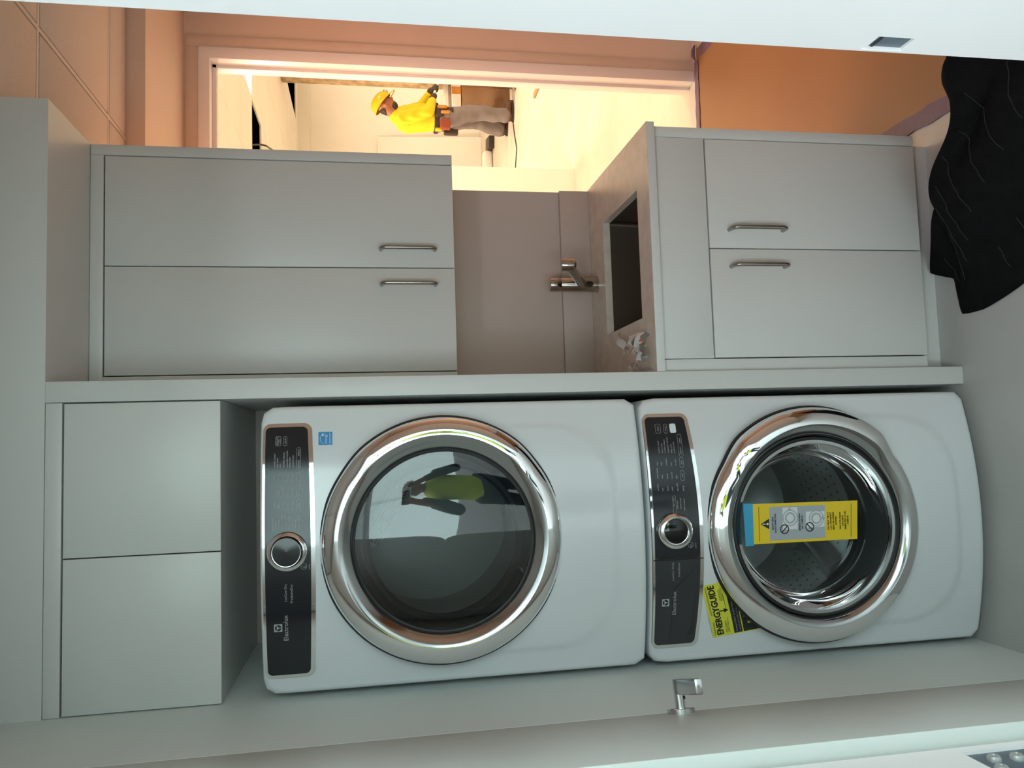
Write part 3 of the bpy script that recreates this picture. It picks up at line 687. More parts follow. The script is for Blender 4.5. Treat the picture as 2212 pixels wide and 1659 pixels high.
def emblem(parent, px, py, zb, sz):
    p = on_panel(px, py, zb, .0062); xd = xdir(p); P = lambda x, z, l=0: p+xd*x*sz+Vector((0, -l, z*sz))
    e_ = obj('emblem', MB().add([P(-.5, -.5), P(.5, -.5), P(.5, .5), P(-.5, .5)], [(0, 1, 2, 3)]), 'legend_print', parent, smooth=0, recalc=False)
    n = 32
    mb = MB().add([P(.40*math.cos(2*PI*k/n), .40*math.sin(2*PI*k/n), .0002) for k in range(n)], [tuple(range(n))])
    k2 = MB()
    arc = lambda c, r, a0, a1, m=10: [(c[0]+r*math.cos(a0+(a1-a0)*k/m), c[1]+r*math.sin(a0+(a1-a0)*k/m)) for k in range(m+1)]
    # pale three-armed shape on the dark disc
    star = [(-.38, .13)]+arc((0, .62), .52, math.radians(250), math.radians(290), 6)+[(.38, .13), (.36, .18), (.16, .02), (.05, -.10), (.04, -.39), (-.04, -.39), (-.05, -.10), (-.16, .02), (-.36, .18)]
    k2.add([P(x, z, .0004) for x, z in star], [tuple(range(len(star)))])
    obj('emblem_disc', mb, 'black_panel', e_, smooth=0, recalc=False); obj('emblem_arms', k2, 'legend_print', e_, smooth=0, recalc=False)
emblem(dpan, 601, 1357, DZB, .0185)
emblem(wpan, 1438, 1302, WZ, .0190)
L = []
for px, s_ in ((1424, 'perfect steam'), (1431, 'extra rinse'), (1437, 'wrinkle release'), (1444, 'extended refresh'), (1451, 'delay time'), (1457, 'control lock')): L.append((s_, px, 979, hs, 'LEFT'))
for px, s_ in ((1420, 'max'), (1429, 'high'), (1440, 'medium'), (1450, 'low'), (1460, 'no spin')): L.append((s_, px, 1006, hs, 'LEFT'))
for px, s_ in ((1421, 'extra heavy'), (1431, 'max'), (1442, 'heavy'), (1452, 'normal'), (1462, 'light')): L.append((s_, px, 1034, hs, 'LEFT'))
for px, s_ in ((1422, 'sanitize'), (1432, 'hot'), (1443, 'warm'), (1453, 'cold'), (1464, 'tap cold')): L.append((s_, px, 1061, hs, 'LEFT'))
for px, py, s_ in ((1456, 1094, 'fast wash'), (1464, 1099, 'delicates'), (1471, 1099, 'rinse & spin'), (1479, 1103, 'clean washer')): L.append((s_, px, py, hs, 'LEFT'))
L += [('start', 1421, 926, .006, 'CENTER'), ('cancel', 1437, 926, .004, 'CENTER'), ('options', 1470, 974, .005, 'CENTER'), ('select', 1468, 952, .005, 'CENTER'), ('spin', 1472, 999, .0055, 'CENTER'), ('soil', 1474, 1027, .0055, 'CENTER'), ('temp', 1476, 1055, .0055, 'CENTER'), ('power', 1503, 1178, .004, 'CENTER')]
legend(wpan, L, WZ, 'legend_print', .0064)
legend(wpan, [('LuxCare Wash', 1454, 1235, .0062, 'CENTER'), ('SmartBoost', 1467, 1231, .0062, 'CENTER'), ('Electrolux', 1457, 1303, .0120, 'CENTER')], WZ, 'legend_print', .0062, 'brand_name')
bx = MB()
for px, py, wz, hz in ((1421, 926, .025, .0145), (1437, 926, .025, .0095), (1469, 962, .060, .011), (1472, 999, .026, .011), (1474, 1027, .026, .011), (1457, 1090, .045, .009)):
    bx.add(*ring_box(px, py, wz, hz, WZ, .0064))
power_icon(1492, 1177, WZ, .0064)
tag(obj('key_outlines', bx, 'legend_print', wpan, smooth=0, recalc=False), None, kind='stuff')
p = on_panel(1453, 925, WZ, .0064); xd = xdir(p)
obj('lit_key', MB().add([p+xd*x+Vector((0, 0, z)) for x, z in rrect(-.0125, .0125, -.0085, .0085, .004, 4)], [tuple(range(20))]), 'bright_legend', wpan, smooth=0, recalc=False)

# stickers on the machines
def flat_on_front(px, py, zb, lift):
    return on_panel(px, py, zb, lift)
p = flat_on_front(703, 947, DZB, .0012); xd = xdir(p)
es = thing('energy_sticker', 'small square blue sticker on the dryer below its panel', 'sticker', p)
E_ = lambda x, z, l=0: p+xd*x+Vector((0, -l, z))
obj('sticker_sheet', MB().prism([E_(-.0165, -.0165), E_(.0165, -.0165), E_(.0165, .0165), E_(-.0165, .0165)], (0, .0011, 0)), 'blue_sticker', es, smooth=0)
sw = MB(); n = 14
for k in range(n):
    t0, t1 = math.radians(190-170*k/n), math.radians(190-170*(k+1)/n)
    sw.add([E_(.013*math.cos(t)-.001, .013*math.sin(t)-.001+r_, .0003) for t, r_ in ((t0, 0), (t1, 0), (t1, .0011), (t0, .0011))], [(0, 1, 2, 3)])
sw = text_mb([('energy', E_(-.001, -.001, .0003), xd, (0, 0, 1), .0068, 'CENTER'), ('ENERGY STAR', E_(0, -.0125, .0003), xd, (0, 0, 1), .003, 'CENTER')], sw)
st = [(.0095+(.005 if k % 2 == 0 else .002)*math.cos(PI/2+PI*k/5), .006+(.005 if k % 2 == 0 else .002)*math.sin(PI/2+PI*k/5)) for k in range(10)]
sw.add([E_(x, z, .0003) for x, z in st], [tuple(range(10))])
sw.add([E_(-.016, -.0098, .0003), E_(.016, -.0098, .0003), E_(.016, -.0092, .0003), E_(-.016, -.0092, .0003)], [(0, 1, 2, 3)])
tag(obj('sticker_print', sw, 'white_print', es, smooth=0, recalc=False), None, kind='stuff')
# yellow energy label partly under the washer door ring
a = flat_on_front(1541, 1378, WZ, .004); b_ = flat_on_front(1515, 1266, WZ, .002)
lx = (b_-a); LW = lx.length; lx.normalize(); lz = (a-flat_on_front(1655, 1356, WZ, .004)).normalized()
if lz.z < 0: lz = -lz
ln = lx.cross(lz).normalized()
if ln.y > 0: ln = -ln
eg = thing('energy_label', 'yellow energy guide label tucked behind the washer door ring', 'label', a-lz*.16)
TH = lambda x: .158-.090*x
def G(x, z, l=0): # x 0..1 along width, z metres down from the top edge
    q = a+lx*(x*LW)-lz*z; yy = YE+bow(q.x-XC)-.0022-.005*math.exp(-((x-.28)/.16)**2)*math.exp(-z/.03); return Vector((q.x, yy-l, q.z))
sh = MB(); vs = []; ni, nj = 16, 8
for i in range(ni+1):
    for jj in range(nj+1): vs.append(G(i/ni, TH(i/ni)*jj/nj))
q = lambda i, jj: i*(nj+1)+jj
sh.add(vs, [(q(i, jj), q(i+1, jj), q(i+1, jj+1), q(i, jj+1)) for i in range(ni) for jj in range(nj)])
obj('label_sheet', sh, 'yellow_label', eg, recalc=False)
ink = MB()
def strip(x0, x1, z0, z1, mb, l=.0003, n=10):
    vs = []
    for i in range(n+1):
        x = x0+(x1-x0)*i/n; vs += [G(x, min(z0, TH(x)-.003), l), G(x, min(z1, TH(x)-.003), l)]
    mb.add(vs, [(2*i, 2*i+2, 2*i+3, 2*i+1) for i in range(n)])
strip(.015, .985, .060, .083, ink); strip(.015, .985, .086, .145, ink); strip(.015, .5, .1475, .156, ink)
rr = random.Random(4)
for z in (.006, .0085): strip(.03, .30, z, z+.0010, ink); strip(.42, .95, z, z+.0010, ink)
for z in (.039, .042, .045, .048): strip(.05, .05+rr.uniform(.2, .3), z, z+.0010, ink); strip(.66, .66+rr.uniform(.2, .3), z, z+.0010, ink)
strip(.50, .80, .050, .0512, ink)
# arrow hanging from the Y
strip(.468, .490, .030, .049, ink); ink.add([G(.435, .044, .0003), G(.523, .044, .0003), G(.479, .056, .0003)], [(0, 1, 2)])
bend = lambda mb: [setattr(v, 'y', YE+bow(v.x-XC)-.0026-.005*math.exp(-((((v-a).dot(lx))/LW-.28)/.16)**2)*math.exp(-max(0, -(v-a).dot(lz))/.03)) for v in mb.v]
tx_ = text_mb([('ENERGYGUIDE', G(.5, .0235), lx, lz, .0200, 'CENTER')])
xs = [(v-a).dot(lx) for v in tx_.v]; mid = (min(xs)+max(xs))/2; kx = LW*.94/(max(xs)-min(xs))
for v in tx_.v:
    u = (v-a).dot(lx); v += lx*((u-mid)*(kx-1))
# fatten by stacking slightly shifted copies
for dx_, dz_ in ((0, 0), (.0010, 0), (-.0010, 0), (0, .0008), (0, -.0008)): ink.add([v+lx*dx_+lz*dz_ for v in tx_.v], tx_.f)
bend(ink); tag(obj('label_ink', ink, 'black_ink', eg, smooth=0, recalc=False), None, kind='stuff')
yt = text_mb([('Compare ONLY to other labels with', G(.04, .068), lx, lz, .0052, 'LEFT'), ('Labels with yellow numbers are based on', G(.04, .077), lx, lz, .0036, 'LEFT'), ('Estimated Yearly', G(.28, .093), lx, lz, .0055, 'LEFT')], None)
bend(yt)
for v in yt.v: v.y -= .0004
tag(obj('label_small_print', yt, 'grey_print', eg, smooth=0, recalc=False), None, kind='stuff')
yt = text_mb([('$10', G(.14, .108), lx, lz, .017, 'LEFT')]); bend(yt)
for v in yt.v: v.y -= .0004
tag(obj('label_figure', yt, 'yellow_label', eg, smooth=0, recalc=False), None, kind='stuff')
# hanging warning card taped to the washer glass
yt_ = YE-BOW-.030
tg = thing('warning_card', 'yellow warning card hanging on the washer door glass by blue tape', 'warning card', at(1740, 1130, 1, yt_))
c4 = [at(1625, 1089, 1, yt_), at(1852, 1081, 1, yt_+.004), at(1852, 1164, 1, yt_+.004), at(1628, 1176, 1, yt_)]   # TR BR BL TL
def K(u, v, l=0):  # u 0..1 from left to right, v 0..1 from top to bottom
    p = (c4[3].lerp(c4[0], u)).lerp(c4[2].lerp(c4[1], u), v); return p+Vector((0, -l, 0))
cd = obj('card', MB().prism([K(0, 0), K(1, 0), K(1, 1), K(0, 1)], (0, .0008, 0)), 'yellow_card', tg, smooth=0)
bt = [at(1605, 1088, 1, yt_-.001), at(1625, 1088, 1, yt_-.001), at(1629, 1179, 1, yt_-.001), at(1611, 1180, 1, yt_-.001)]
obj('blue_tape', MB().prism([bt[0], bt[1]+(bt[1]-bt[0])*.05, bt[2], bt[3]], (0, .0006, 0)), 'blue_tape', tg, smooth=0)
obj('grey_field', MB().add([K(.07, .155, .0003), K(.915, .155, .0003), K(.915, .685, .0003), K(.07, .685, .0003)], [(0, 1, 2, 3)]), 'grey_print', cd, smooth=0, recalc=False)
kx_ = (c4[0]-c4[3]).normalized(); kz_ = (c4[3]-c4[2]).normalized()
wm = MB(); KW = (c4[0]-c4[3]).length; KH = (c4[3]-c4[2]).length
wm.add([K(.33, .28, .0006), K(.89, .28, .0006), K(.89, .42, .0006), K(.33, .42, .0006)], [(0, 1, 2, 3)])
wm.add([K(.36, .50, .0006), K(.76, .50, .0006), K(.76, .68, .0006), K(.36, .68, .0006)], [(0, 1, 2, 3)])
tag(obj('machine_pictures', wm, 'white_print', cd, smooth=0, recalc=False), None, kind='stuff')
def ringk(mb, u, v, r0, r1, l, n=28):
    c_ = K(u, v, l); a_ = []
    for r_ in (r0, r1): a_ += [c_+kx_*r_*math.cos(2*PI*k/n)+kz_*r_*math.sin(2*PI*k/n) for k in range(n)]
    mb.add(a_, [(k, (k+1) % n, n+(k+1) % n, n+k) for k in range(n)])
pg = MB(); ringk(pg, .62, .35, .0215, .0185, .0008); ringk(pg, .62, .35, .0150, .0100, .0008); ringk(pg, .58, .60, .0215, .0185, .0008); ringk(pg, .58, .60, .0150, .0100, .0008)
tag(obj('picture_rings', pg, 'grey_print', cd, smooth=0, recalc=False), None, kind='stuff')
ik = MB()
for u, v, sg in ((.34, .295, 1), (.37, .535, -1)):
    ringk(ik, u, v, .0125, .0098, .001)
    c_ = K(u, v, .001); dd = (kx_*.707*sg-kz_*.707)*.0105; nn = (kx_*.707+kz_*.707*sg)*.0014
    ik.add([c_-dd-nn, c_+dd-nn, c_+dd+nn, c_-dd+nn], [(0, 1, 2, 3)])
ringk(ik, .845, .345, .0035, .0027, .001); ringk(ik, .58, .665, .0035, .0027, .001)
ik.add([K(.36, .15, .0008), K(.62, .15, .0008), K(.49, .07, .0008)], [(0, 1, 2)])
for v in (.055, .935): ik.add([K(.07, v, .0005), K(.93, v, .0005), K(.93, v+.004, .0005), K(.07, v+.004, .0005)], [(0, 1, 2, 3)])
T = []
for s_, u, v in (('RIGHT SIDE', .5, .185), ('LADO DERECHO', .5, .21), ('UPSIDE DOWN', .5, .44), ('DE CABEZA', .5, .465), ('DO NOT TILT /', .5, .715), ('LAY ON RIGHT', .5, .74), ('SIDE OR UPSIDE', .5, .765), ('DOWN', .5, .79), ('NO COLOQUE', .5, .83), ('DE LADO', .5, .855), ('DERECHO O DE', .5, .88), ('CABEZA', .5, .905)):
    T.append((s_, K(u, v, .0009), kx_, kz_, .0052, 'CENTER'))
t2 = text_mb(T)
for dx_ in (0, .00035, -.00035): ik.add([v+kx_*dx_ for v in t2.v], t2.f)
tag(obj('black_print', ik, 'black_ink', cd, smooth=0, recalc=False), None, kind='stuff')
ex = MB().add([K(.475, .088, .001), K(.505, .088, .001), K(.498, .122, .001), K(.482, .122, .001)], [(0, 1, 2, 3)]); ringk(ex, .49, .135, .0030, .0001, .001, 12)
tag(obj('exclamation_mark', ex, 'white_print', cd, smooth=0, recalc=False), None, kind='stuff')

# ================================================================== BLACK MOVING BLANKET
bl = thing('moving_blanket', 'black quilted moving blanket heaped on the floor before the sink cabinet', 'blanket', (.75, 1.75, 0))
silh = [(2092, 100), (2078, 165), (2084, 225), (2066, 320), (2044, 400), (2018, 490), (2009, 560), (2010, 590), (2040, 598), (2060, 603), (2068, 640), (2079, 678), (2125, 668), (2170, 642), (2212, 612), (2260, 560), (2330, 420), (2400, 250), (2400, 60), (2300, -60), (2150, -40)]
zs = [.20, .19, .17, .15, .12, .075, .04, .02, .012, .008, .006, .004, .004, .004, .004, .004, .004, .004, .03, .10, .17]
edge = [at(px, py, 2, z) for (px, py), z in zip(silh, zs)]
# resample the closed edge smoothly
NE = 168; cl = []
for i in range(NE):
    t = i/NE*len(edge); k = int(t); f_ = t-k; P0, P1, P2, P3 = (edge[(k+q_-1) % len(edge)] for q_ in range(4))
    c_ = P1*2+(P2-P0)*f_+(P0*2-P1*5+P2*4-P3)*f_*f_+(P1*3-P0-P2*3+P3)*f_**3
    cl.append(c_*.5 if False else (P1.lerp(P2, f_)*.55+c_*.5*.45))
cen = Vector((.80, 1.66, 0))
def folds(p):
    x, y = p.x, p.y
    h_ = .050*math.sin(9*x+5*y+1.2*math.sin(6*y))+.030*math.sin(17*y-9*x+.8*math.sin(11*x))+.022*math.sin(25*x+13*y)
    d_ = abs(math.sin(5.2*x+7.5*y+1.6*math.sin(4*x)))
    return h_*.75-.045*(1-min(1, d_*2.6))**2
mb = MB(); vs = []; RB = 40
for i in range(RB+1):
    t = i/RB
    for p in cl:
        q_ = cen.lerp(p, t); q_ = Vector((q_.x, q_.y, 0)); m_ = (1-t**2.4)
        h_ = p.z*t**.7+.19*m_*(.55+.45*smoothstep(.30, .95, q_.x))*1.0+folds(q_)*.85*min(1, m_*1.05)
        if i == RB: h_ = p.z
        vs.append((q_.x, q_.y, max(.004, h_)))
for p in cl: vs.append((p.x-(p-cen).x*.03, p.y-(p-cen).y*.03, .0015))
mb.add(vs, [(i*NE+k, i*NE+(k+1) % NE, (i+1)*NE+(k+1) % NE, (i+1)*NE+k) for i in range(RB+1) for k in range(NE)])
obj('cloth', mb, 'blanket', bl, smooth=80)
# stitched quilting lines
th = MB(); top = vs[:(RB-2)*NE]
for k in range(11):
    y0 = 1.42+.062*k; run = []
    for s_ in range(40):
        x = .42+.018*s_; y = y0+.02*math.sin(3*x+k)
        v_ = min(top, key=lambda q_: (q_[0]-x)**2+(q_[1]-y)**2)
        ok = (v_[0]-x)**2+(v_[1]-y)**2 < .0009 and (s_+3*k) % 13 < 9
        if ok: run.append((v_[0], v_[1], v_[2]+.0012))
        if (not ok or s_ == 39) and len(run) > 2: th.tube(run, .0010, 4)
        if not ok: run = []
tag(obj('quilt_stitching', th, 'blanket_thread', bl), None, kind='stuff')

# ================================================================== FAR ROOM
FZ, FYB = 2.62, 11.6
struct('floor_far', MB().box(-.7, 8.2, YD+.06, FYB+.1, -.08, -.0005), 'far_concrete', 'bright dusty concrete floor of the room beyond')
struct('wall_far_back', MB().box(-.7, 8.2, FYB, FYB+.1, 0, FZ), 'far_wall_paint', 'white wall at the end of the room beyond')
struct('wall_far_side', MB().box(8.1, 8.2, YD+.14, FYB, 0, FZ), 'far_wall_paint', 'side wall of the room beyond')
struct('wall_far_near_side', MB().box(-.8, -.7, YD+.14, FYB, 0, FZ), 'far_wall_paint', 'other side wall of the room beyond')
struct('wall_far_front', MB().box(XW+.12, 8.2, YD, YD+.14, 0, FZ), 'far_wall_paint', 'front wall of the room beyond')
pe = at(1240, 366, 2, 0)
struct('wall_partition', MB().box(-.7, pe.x, pe.y, pe.y+.14, 0, FZ), 'far_wall_paint', 'bright white partition wall in the room beyond')
struct('trim_4', MB().box(-.7, 8.1, FYB-.22, FYB, 2.467, FZ), 'far_wall_paint', 'soffit along the end wall of the room beyond')
fcl = struct('ceiling_far', MB().box(-.8, 8.2, YD+.05, FYB+.1, FZ+.32, FZ+.36).box(-.8, 8.2, FYB+.1, FYB+.14, FZ-.1, FZ+.36), 'plenum', 'suspended ceiling of the room beyond with open tiles')
ys = sorted({YD+.14, FYB}|{6.84+.61*k for k in range(-4, 8)})
xg = sorted({-.7, 8.1}|{2.99+.61*k for k in range(-5, 9)}); xh = sorted({-.7, 8.1}|{4.55+.61*k for k in range(-8, 6)})
for jj in range(len(ys)-1):
    xs = xh if ys[jj] > 9.8 else xg
    for i in range(len(xs)-1):
        cx_, cy_ = (xs[i]+xs[i+1])/2, (ys[jj]+ys[jj+1])/2
        if 6.84 < cy_ < 7.45 and 2.38 < cx_ < 2.99: continue                      # open tile with the loose cable
        if 9.8 < cy_ < 11.1 and 4.55 < cx_ < 5.16: continue                       # open tiles near the end wall
        if 6.23 < cy_ < 6.84 and 2.99 < cx_ < 3.6:
            t = thing('ceiling_light', 'glowing warm ceiling light panel beyond the doorway', 'ceiling light', (cx_, cy_, FZ))
            obj('frame', MB().box(xs[i]+.01, xs[i+1]-.01, ys[jj]+.01, ys[jj+1]-.01, FZ+.004, FZ+.03), 'frame_paint', t)
            obj('diffuser', MB().box(xs[i]+.02, xs[i+1]-.02, ys[jj]+.02, ys[jj+1]-.02, FZ-.001, FZ+.004), 'lamp_diffuser_warm', t)
            continue
        obj('ceiling_tile', MB().box(xs[i]+.002, xs[i+1]-.002, ys[jj]+.002, ys[jj+1]-.002, FZ, FZ+.015), 'far_wall_paint', fcl)
for y in [y for y in ys[1:-1] if abs(y-10.5) > .02]: obj('ceiling_tee', MB().box(-.7, 8.1, y-.012, y+.012, FZ+.002, FZ+.016), 'far_wall_paint', fcl)
for x in xg[1:-1]: obj('ceiling_tee', MB().box(x-.012, x+.012, YD+.14, 9.88, FZ+.0025, FZ+.0155), 'far_wall_paint', fcl)
wp = [at(544, 313, 2, FZ+.05), at(562, 312, 2, FZ), at(575, 315, 2, FZ-.05), at(590, 325, 2, FZ-.06), at(600, 335, 2, FZ)]
tag(obj('ceiling_cable', MB().tube(wp, .008, 8), 'cable'), 'loose dark cable hanging from the open ceiling tile', 'cable')
for x, y, k in FAR_FILLS:  # frames for the added lamps, all out of view
    obj('fill_light_frame', MB().box(x-.6, x+.6, y-.3, y+.3, FZ-.03, FZ-.002, .003), 'frame_paint', fcl)
# raw column at the right
c0 = at(1103, 169, 2, 0)
tag(obj('raw_column', MB().box(c0.x-.02, c0.x+.6, c0.y, c0.y+.35, 0, FZ-.001, .01), 'raw_column'), 'rough brown unfinished column end beside the worker', 'column')
cl_ = at(788, 157, 1, c0.y)
tag(obj('column_bracket', MB().box(c0.x-.075, c0.x-.02, c0.y+.02, c0.y+.10, cl_.z-.03, cl_.z+.02, .004), 'wood'), 'small brown block fixed on the rough column', 'block')
# boxes between worker and column
YX = c0.y+.10
def bx3(x0, x1, px0, px1, y0, y1, bev=.004):
    z1 = max(0, at(px0, 200, 1, y0).z); z0 = max(0, at(px1, 200, 1, y0).z); return MB().box(x0, x1, y0, y1, z0, z1, bev)
xl, xr = at(1040, 236, 1, YX).x, c0.x-.035
b0 = thing('cardboard_box', 'brown cardboard box wrapped in clear film beside the column', 'box', ((xl+xr)/2, YX+.2, 0))
zt0 = at(997, 200, 1, YX).z
obj('carton', MB().box(xl, xr, YX, YX+.4, .0005, zt0, .006), 'cardboard', b0)
obj('clear_wrap', MB().box(xl-.008, xr+.008, YX-.01, YX+.41, .0003, zt0+.006, .02), 'clear_film', b0)
z2 = at(976, 200, 1, YX).z
b1 = thing('white_carton', 'white carton with orange label on top of the cardboard box', 'box', ((xl+xr)/2, YX+.2, zt0))
obj('carton', MB().box(xl+.02, xr, YX, YX+.36, zt0+.008, z2, .004), 'white_carton', b1)
lo = at(984, 195, 1, YX)
obj('orange_patch', MB().box(lo.x-.045, lo.x+.045, YX-.002, YX, zt0+.008, z2), 'orange_tool', b1)
z3 = at(972, 200, 1, YX).z
tag(obj('metal_track', MB().box(xl-.02, xr+.01, YX+.04, YX+.11, z2+.0005, z3+.012, .002), 'rubble'), 'dark metal track lying on the white carton', 'metal track')
z4 = at(962, 200, 1, YX).z
tag(obj('white_rail', MB().box(xl+.02, xr+.01, YX+.05, YX+.09, z3+.013, z4+.015, .003), 'white_carton'), 'white rail lying on the metal track', 'rail')
# rubble at the foot of the column
rr = random.Random(11)
for px, py, s_ in ((1113, 163, .07), (1116, 176, .05), (1107, 185, .045), (1114, 192, .035), (1122, 168, .04), (1109, 172, .05)):
    p = at(px, py, 2, 0)
    bm = bmesh.new(); bmesh.ops.create_icosphere(bm, subdivisions=1, radius=1)
    for v in bm.verts: v.co = v.co*rr.uniform(.75, 1.15)
    mb = MB().bm(bm, 0, Matrix.Translation(p+Vector((0, 0, s_*.45))) @ Matrix.Rotation(rr.uniform(0, 6), 4, 'Z') @ Matrix.Diagonal((s_*1.2, s_, s_*.6, 1)))
    mz = min(v.z for v in mb.v)
    for v in mb.v: v.z -= mz-.0005
    tag(obj('rubble_chunk', mb, 'rubble', smooth=0), 'chunk of grey brown rubble on the floor at the foot of the column', 'rubble', 'rubble at the foot of the rough column')
def plank(p0, p1, wd, h_, mname, label, name='wood_offcut'):
    a_, b2 = at(*p0, 2, 0), at(*p1, 2, 0); dd = b2-a_; nn = Vector((-dd.y, dd.x, 0)).normalized()*wd
    return tag(obj(name, MB().obox(a_-nn*.5+Vector((0, 0, .0008)), dd, nn, Vector((0, 0, h_)), .003), mname), label, 'wood piece' if mname == 'wood' else 'scrap')
plank((1156, 208), (1174, 162), .05, .02, 'wood', 'thin wooden offcut lying on the bright floor')
plank((1138, 170), (1143, 158), .05, .012, 'cardboard', 'small scrap of board on the floor near the column', 'board_scrap')
tag(obj('floor_cable', MB().tube([at(1108, 262, 2, .006), at(1111, 290, 2, .006), at(1116, 320, 2, .006), at(1113, 366, 2, .006), at(1116, 400, 2, .006)], .006, 6), 'cable'), 'thin dark cable trailing on the floor behind the worker', 'cable')
plank((1060, 315), (1068, 306), .16, .07, 'cable', 'dark tool case low by the end wall', 'tool_case')
p = at(1064, 345, 2, 0)
tag(obj('dust_sack', MB().box(p.x-.20, p.x+.12, p.y-.05, p.y+.15, .0005, .13, .04, seg=3), 'white_carton'), 'pale sack lying by the end wall', 'sack')
# board leaning on the end wall
q0 = at(1040, 297, 1, FYB-.15); zt_ = at(816, 297, 1, FYB-.15).z
tag(obj('drywall_sheet', MB().obox((q0.x-1.1, FYB-.16, .002), (1.1, 0, 0), (0, .012, 0), (0, .12, zt_), .001), 'far_wall_paint'), 'white drywall sheet leaning on the end wall behind the worker', 'drywall sheet')

# ================================================================== WORKER (profile, facing the column)
YW = 8.78
def wp_(px, py, dy=0): return at(px, py, 1, YW+dy)
pel, che, nek = wp_(950, 257), wp_(888, 254), wp_(851, 246)
hd_c = wp_(834, 229)
fR = at(1109, 238, 2, 0.0); fL = at(1096, 277, 2, 0.0)
hipR, hipL = wp_(968, 255, -.09), wp_(968, 262, .09)
ankR, ankL = Vector((at(1088, 250, 1, fR.y).x, fR.y, .10)), Vector((at(1080, 281, 1, fL.y).x, fL.y, .10))
knR = hipR.lerp(ankR, .48)+Vector((.05, 0, 0)); knL = hipL.lerp(ankL, .48)+Vector((.06, 0, 0))
shR, shL = wp_(866, 256, -.19), wp_(866, 248, .19)
elR, elL = wp_(926, 240, -.24), wp_(910, 231, .20)
haR, haL = wp_(936, 210, -.08), wp_(932, 196, .06)
person = thing('person', 'worker in yellow shirt, grey trousers and yellow helmet holding a tool', 'person', ((fR.x+fL.x)/2, (fR.y+fL.y)/2, 0))
FW = Vector((1, 0, 0)); UP = Vector((0, 0, 1)); NE_ = Vector((0, -1, 0))
# local head frame: looks right and down
hf = Vector((.80, -.10, -.58)).normalized(); hu = Vector((.58, 0, .80)).normalized(); hu = (hu-hf*hu.dot(hf)).normalized(); hsd = hf.cross(hu)
Hd = lambda f_, s_, u: hd_c+hf*f_+hsd*s_+hu*u
body = MB()
body.ball(Hd(0, 0, .02), (.088, .075, .105)).ball(Hd(.045, 0, -.045), (.055, .055, .065)).ball(Hd(.06, 0, -.085), .034)
body.limb([(Hd(.085, 0, .035), .012), (Hd(.112, 0, -.005), .015), (Hd(.090, 0, -.012), .014)])                   # nose
body.limb([(Hd(.082, .022, -.045), .010), (Hd(.088, 0, -.045), .012), (Hd(.082, -.022, -.045), .010)])           # lips
for s_ in (-1, 1):
    body.ball(Hd(-.005, s_*.078, -.005), (.018, .010, .026)); body.ball(Hd(.070, s_*.030, .030), .014)
body.limb([(Hd(-.02, 0, -.05), .058), (nek, .060), (che+Vector((-.02, 0, .10)), .075)])
body.limb([(che, .125), (pel+Vector((0, 0, .08)), .12), (pel, .125)]); body.limb([(shR, .06), (che+UP*.06, .09), (shL, .06)])
for h_, k_, a_, f_ in ((hipR, knR, ankR, fR), (hipL, knL, ankL, fL)):
    body.limb([(pel, .10), (h_, .085), (k_, .058), (a_, .042)]); body.limb([(a_, .042), (a_+Vector((.12, 0, -.055)), .036)])
for s_, e_, h_ in ((shR, elR, haR), (shL, elL, haL)): body.limb([(s_, .052), (e_, .040), (h_, .030)])
obj('body', remesh(body, .011, 3), 'skin', person, smooth=180)
sh = MB()
sh.limb([(nek+Vector((-.035, 0, -.035)), .085), (che+Vector((-.03, 0, .04)), .145), (che+Vector((-.005, 0, -.07)), .158), (pel+Vector((.01, 0, .12)), .150), (pel+Vector((.01, 0, .06)), .152)])
sh.limb([(shR, .085), (che+UP*.06, .13), (shL, .085)])
for s_, e_, h_ in ((shR, elR, haR), (shL, elL, haL)): sh.limb([(s_, .082), (s_.lerp(e_, .55), .074), (e_, .064), (e_.lerp(h_, .70), .048)])
sh = remesh(sh, .012, 3)
rr = random.Random(2)
for v in sh.v:                                                           # cloth wrinkles
    v += (v-che).normalized()*.004*math.sin(38*v.z+22*v.x+9*math.sin(14*v.y))
obj('shirt', sh, 'shirt_yellow', person, smooth=180)
tr_ = MB()
tr_.limb([(pel+Vector((.005, 0, .055)), .142), (pel, .145), (pel+Vector((0, 0, -.06)), .140)])
for h_, k_, a_ in ((hipR, knR, ankR), (hipL, knL, ankL)):
    tr_.limb([(h_, .115), (h_.lerp(k_, .5), .102), (k_, .090), (k_.lerp(a_, .5), .084), (a_.lerp(k_, .16), .080), (a_+UP*.012, .084)])
tr_ = remesh(tr_, .011, 3)
for v in tr_.v: v += Vector((math.sin(31*v.z+6*v.x), math.cos(27*v.z), 0))*.0045
obj('trousers', tr_, 'trousers_grey', person, smooth=180)
for a_, f_ in ((ankR, fR), (ankL, fL)):
    bt_ = MB(); bx_, by_ = a_.x, a_.y
    bt_.limb([((bx_-.01, by_, .14), .056), ((bx_-.015, by_, .06), .054), ((bx_+.06, by_, .062), .050), ((bx_+.145, by_, .048), .044)])
    bt_ = remesh(bt_, .009, 2)
    for v in bt_.v: v.z = max(v.z, .016)
    bo = obj('boot', bt_, 'boot_leather', person, smooth=180)
    obj('sole', MB().prism([(bx_+.055+.135*math.cos(t)*(1 if math.cos(t) > 0 else .95), by_+.050*math.sin(t), .0008) for t in [2*PI*q_/24 for q_ in range(24)]], (0, 0, .022)), 'dark_rubber', bo)
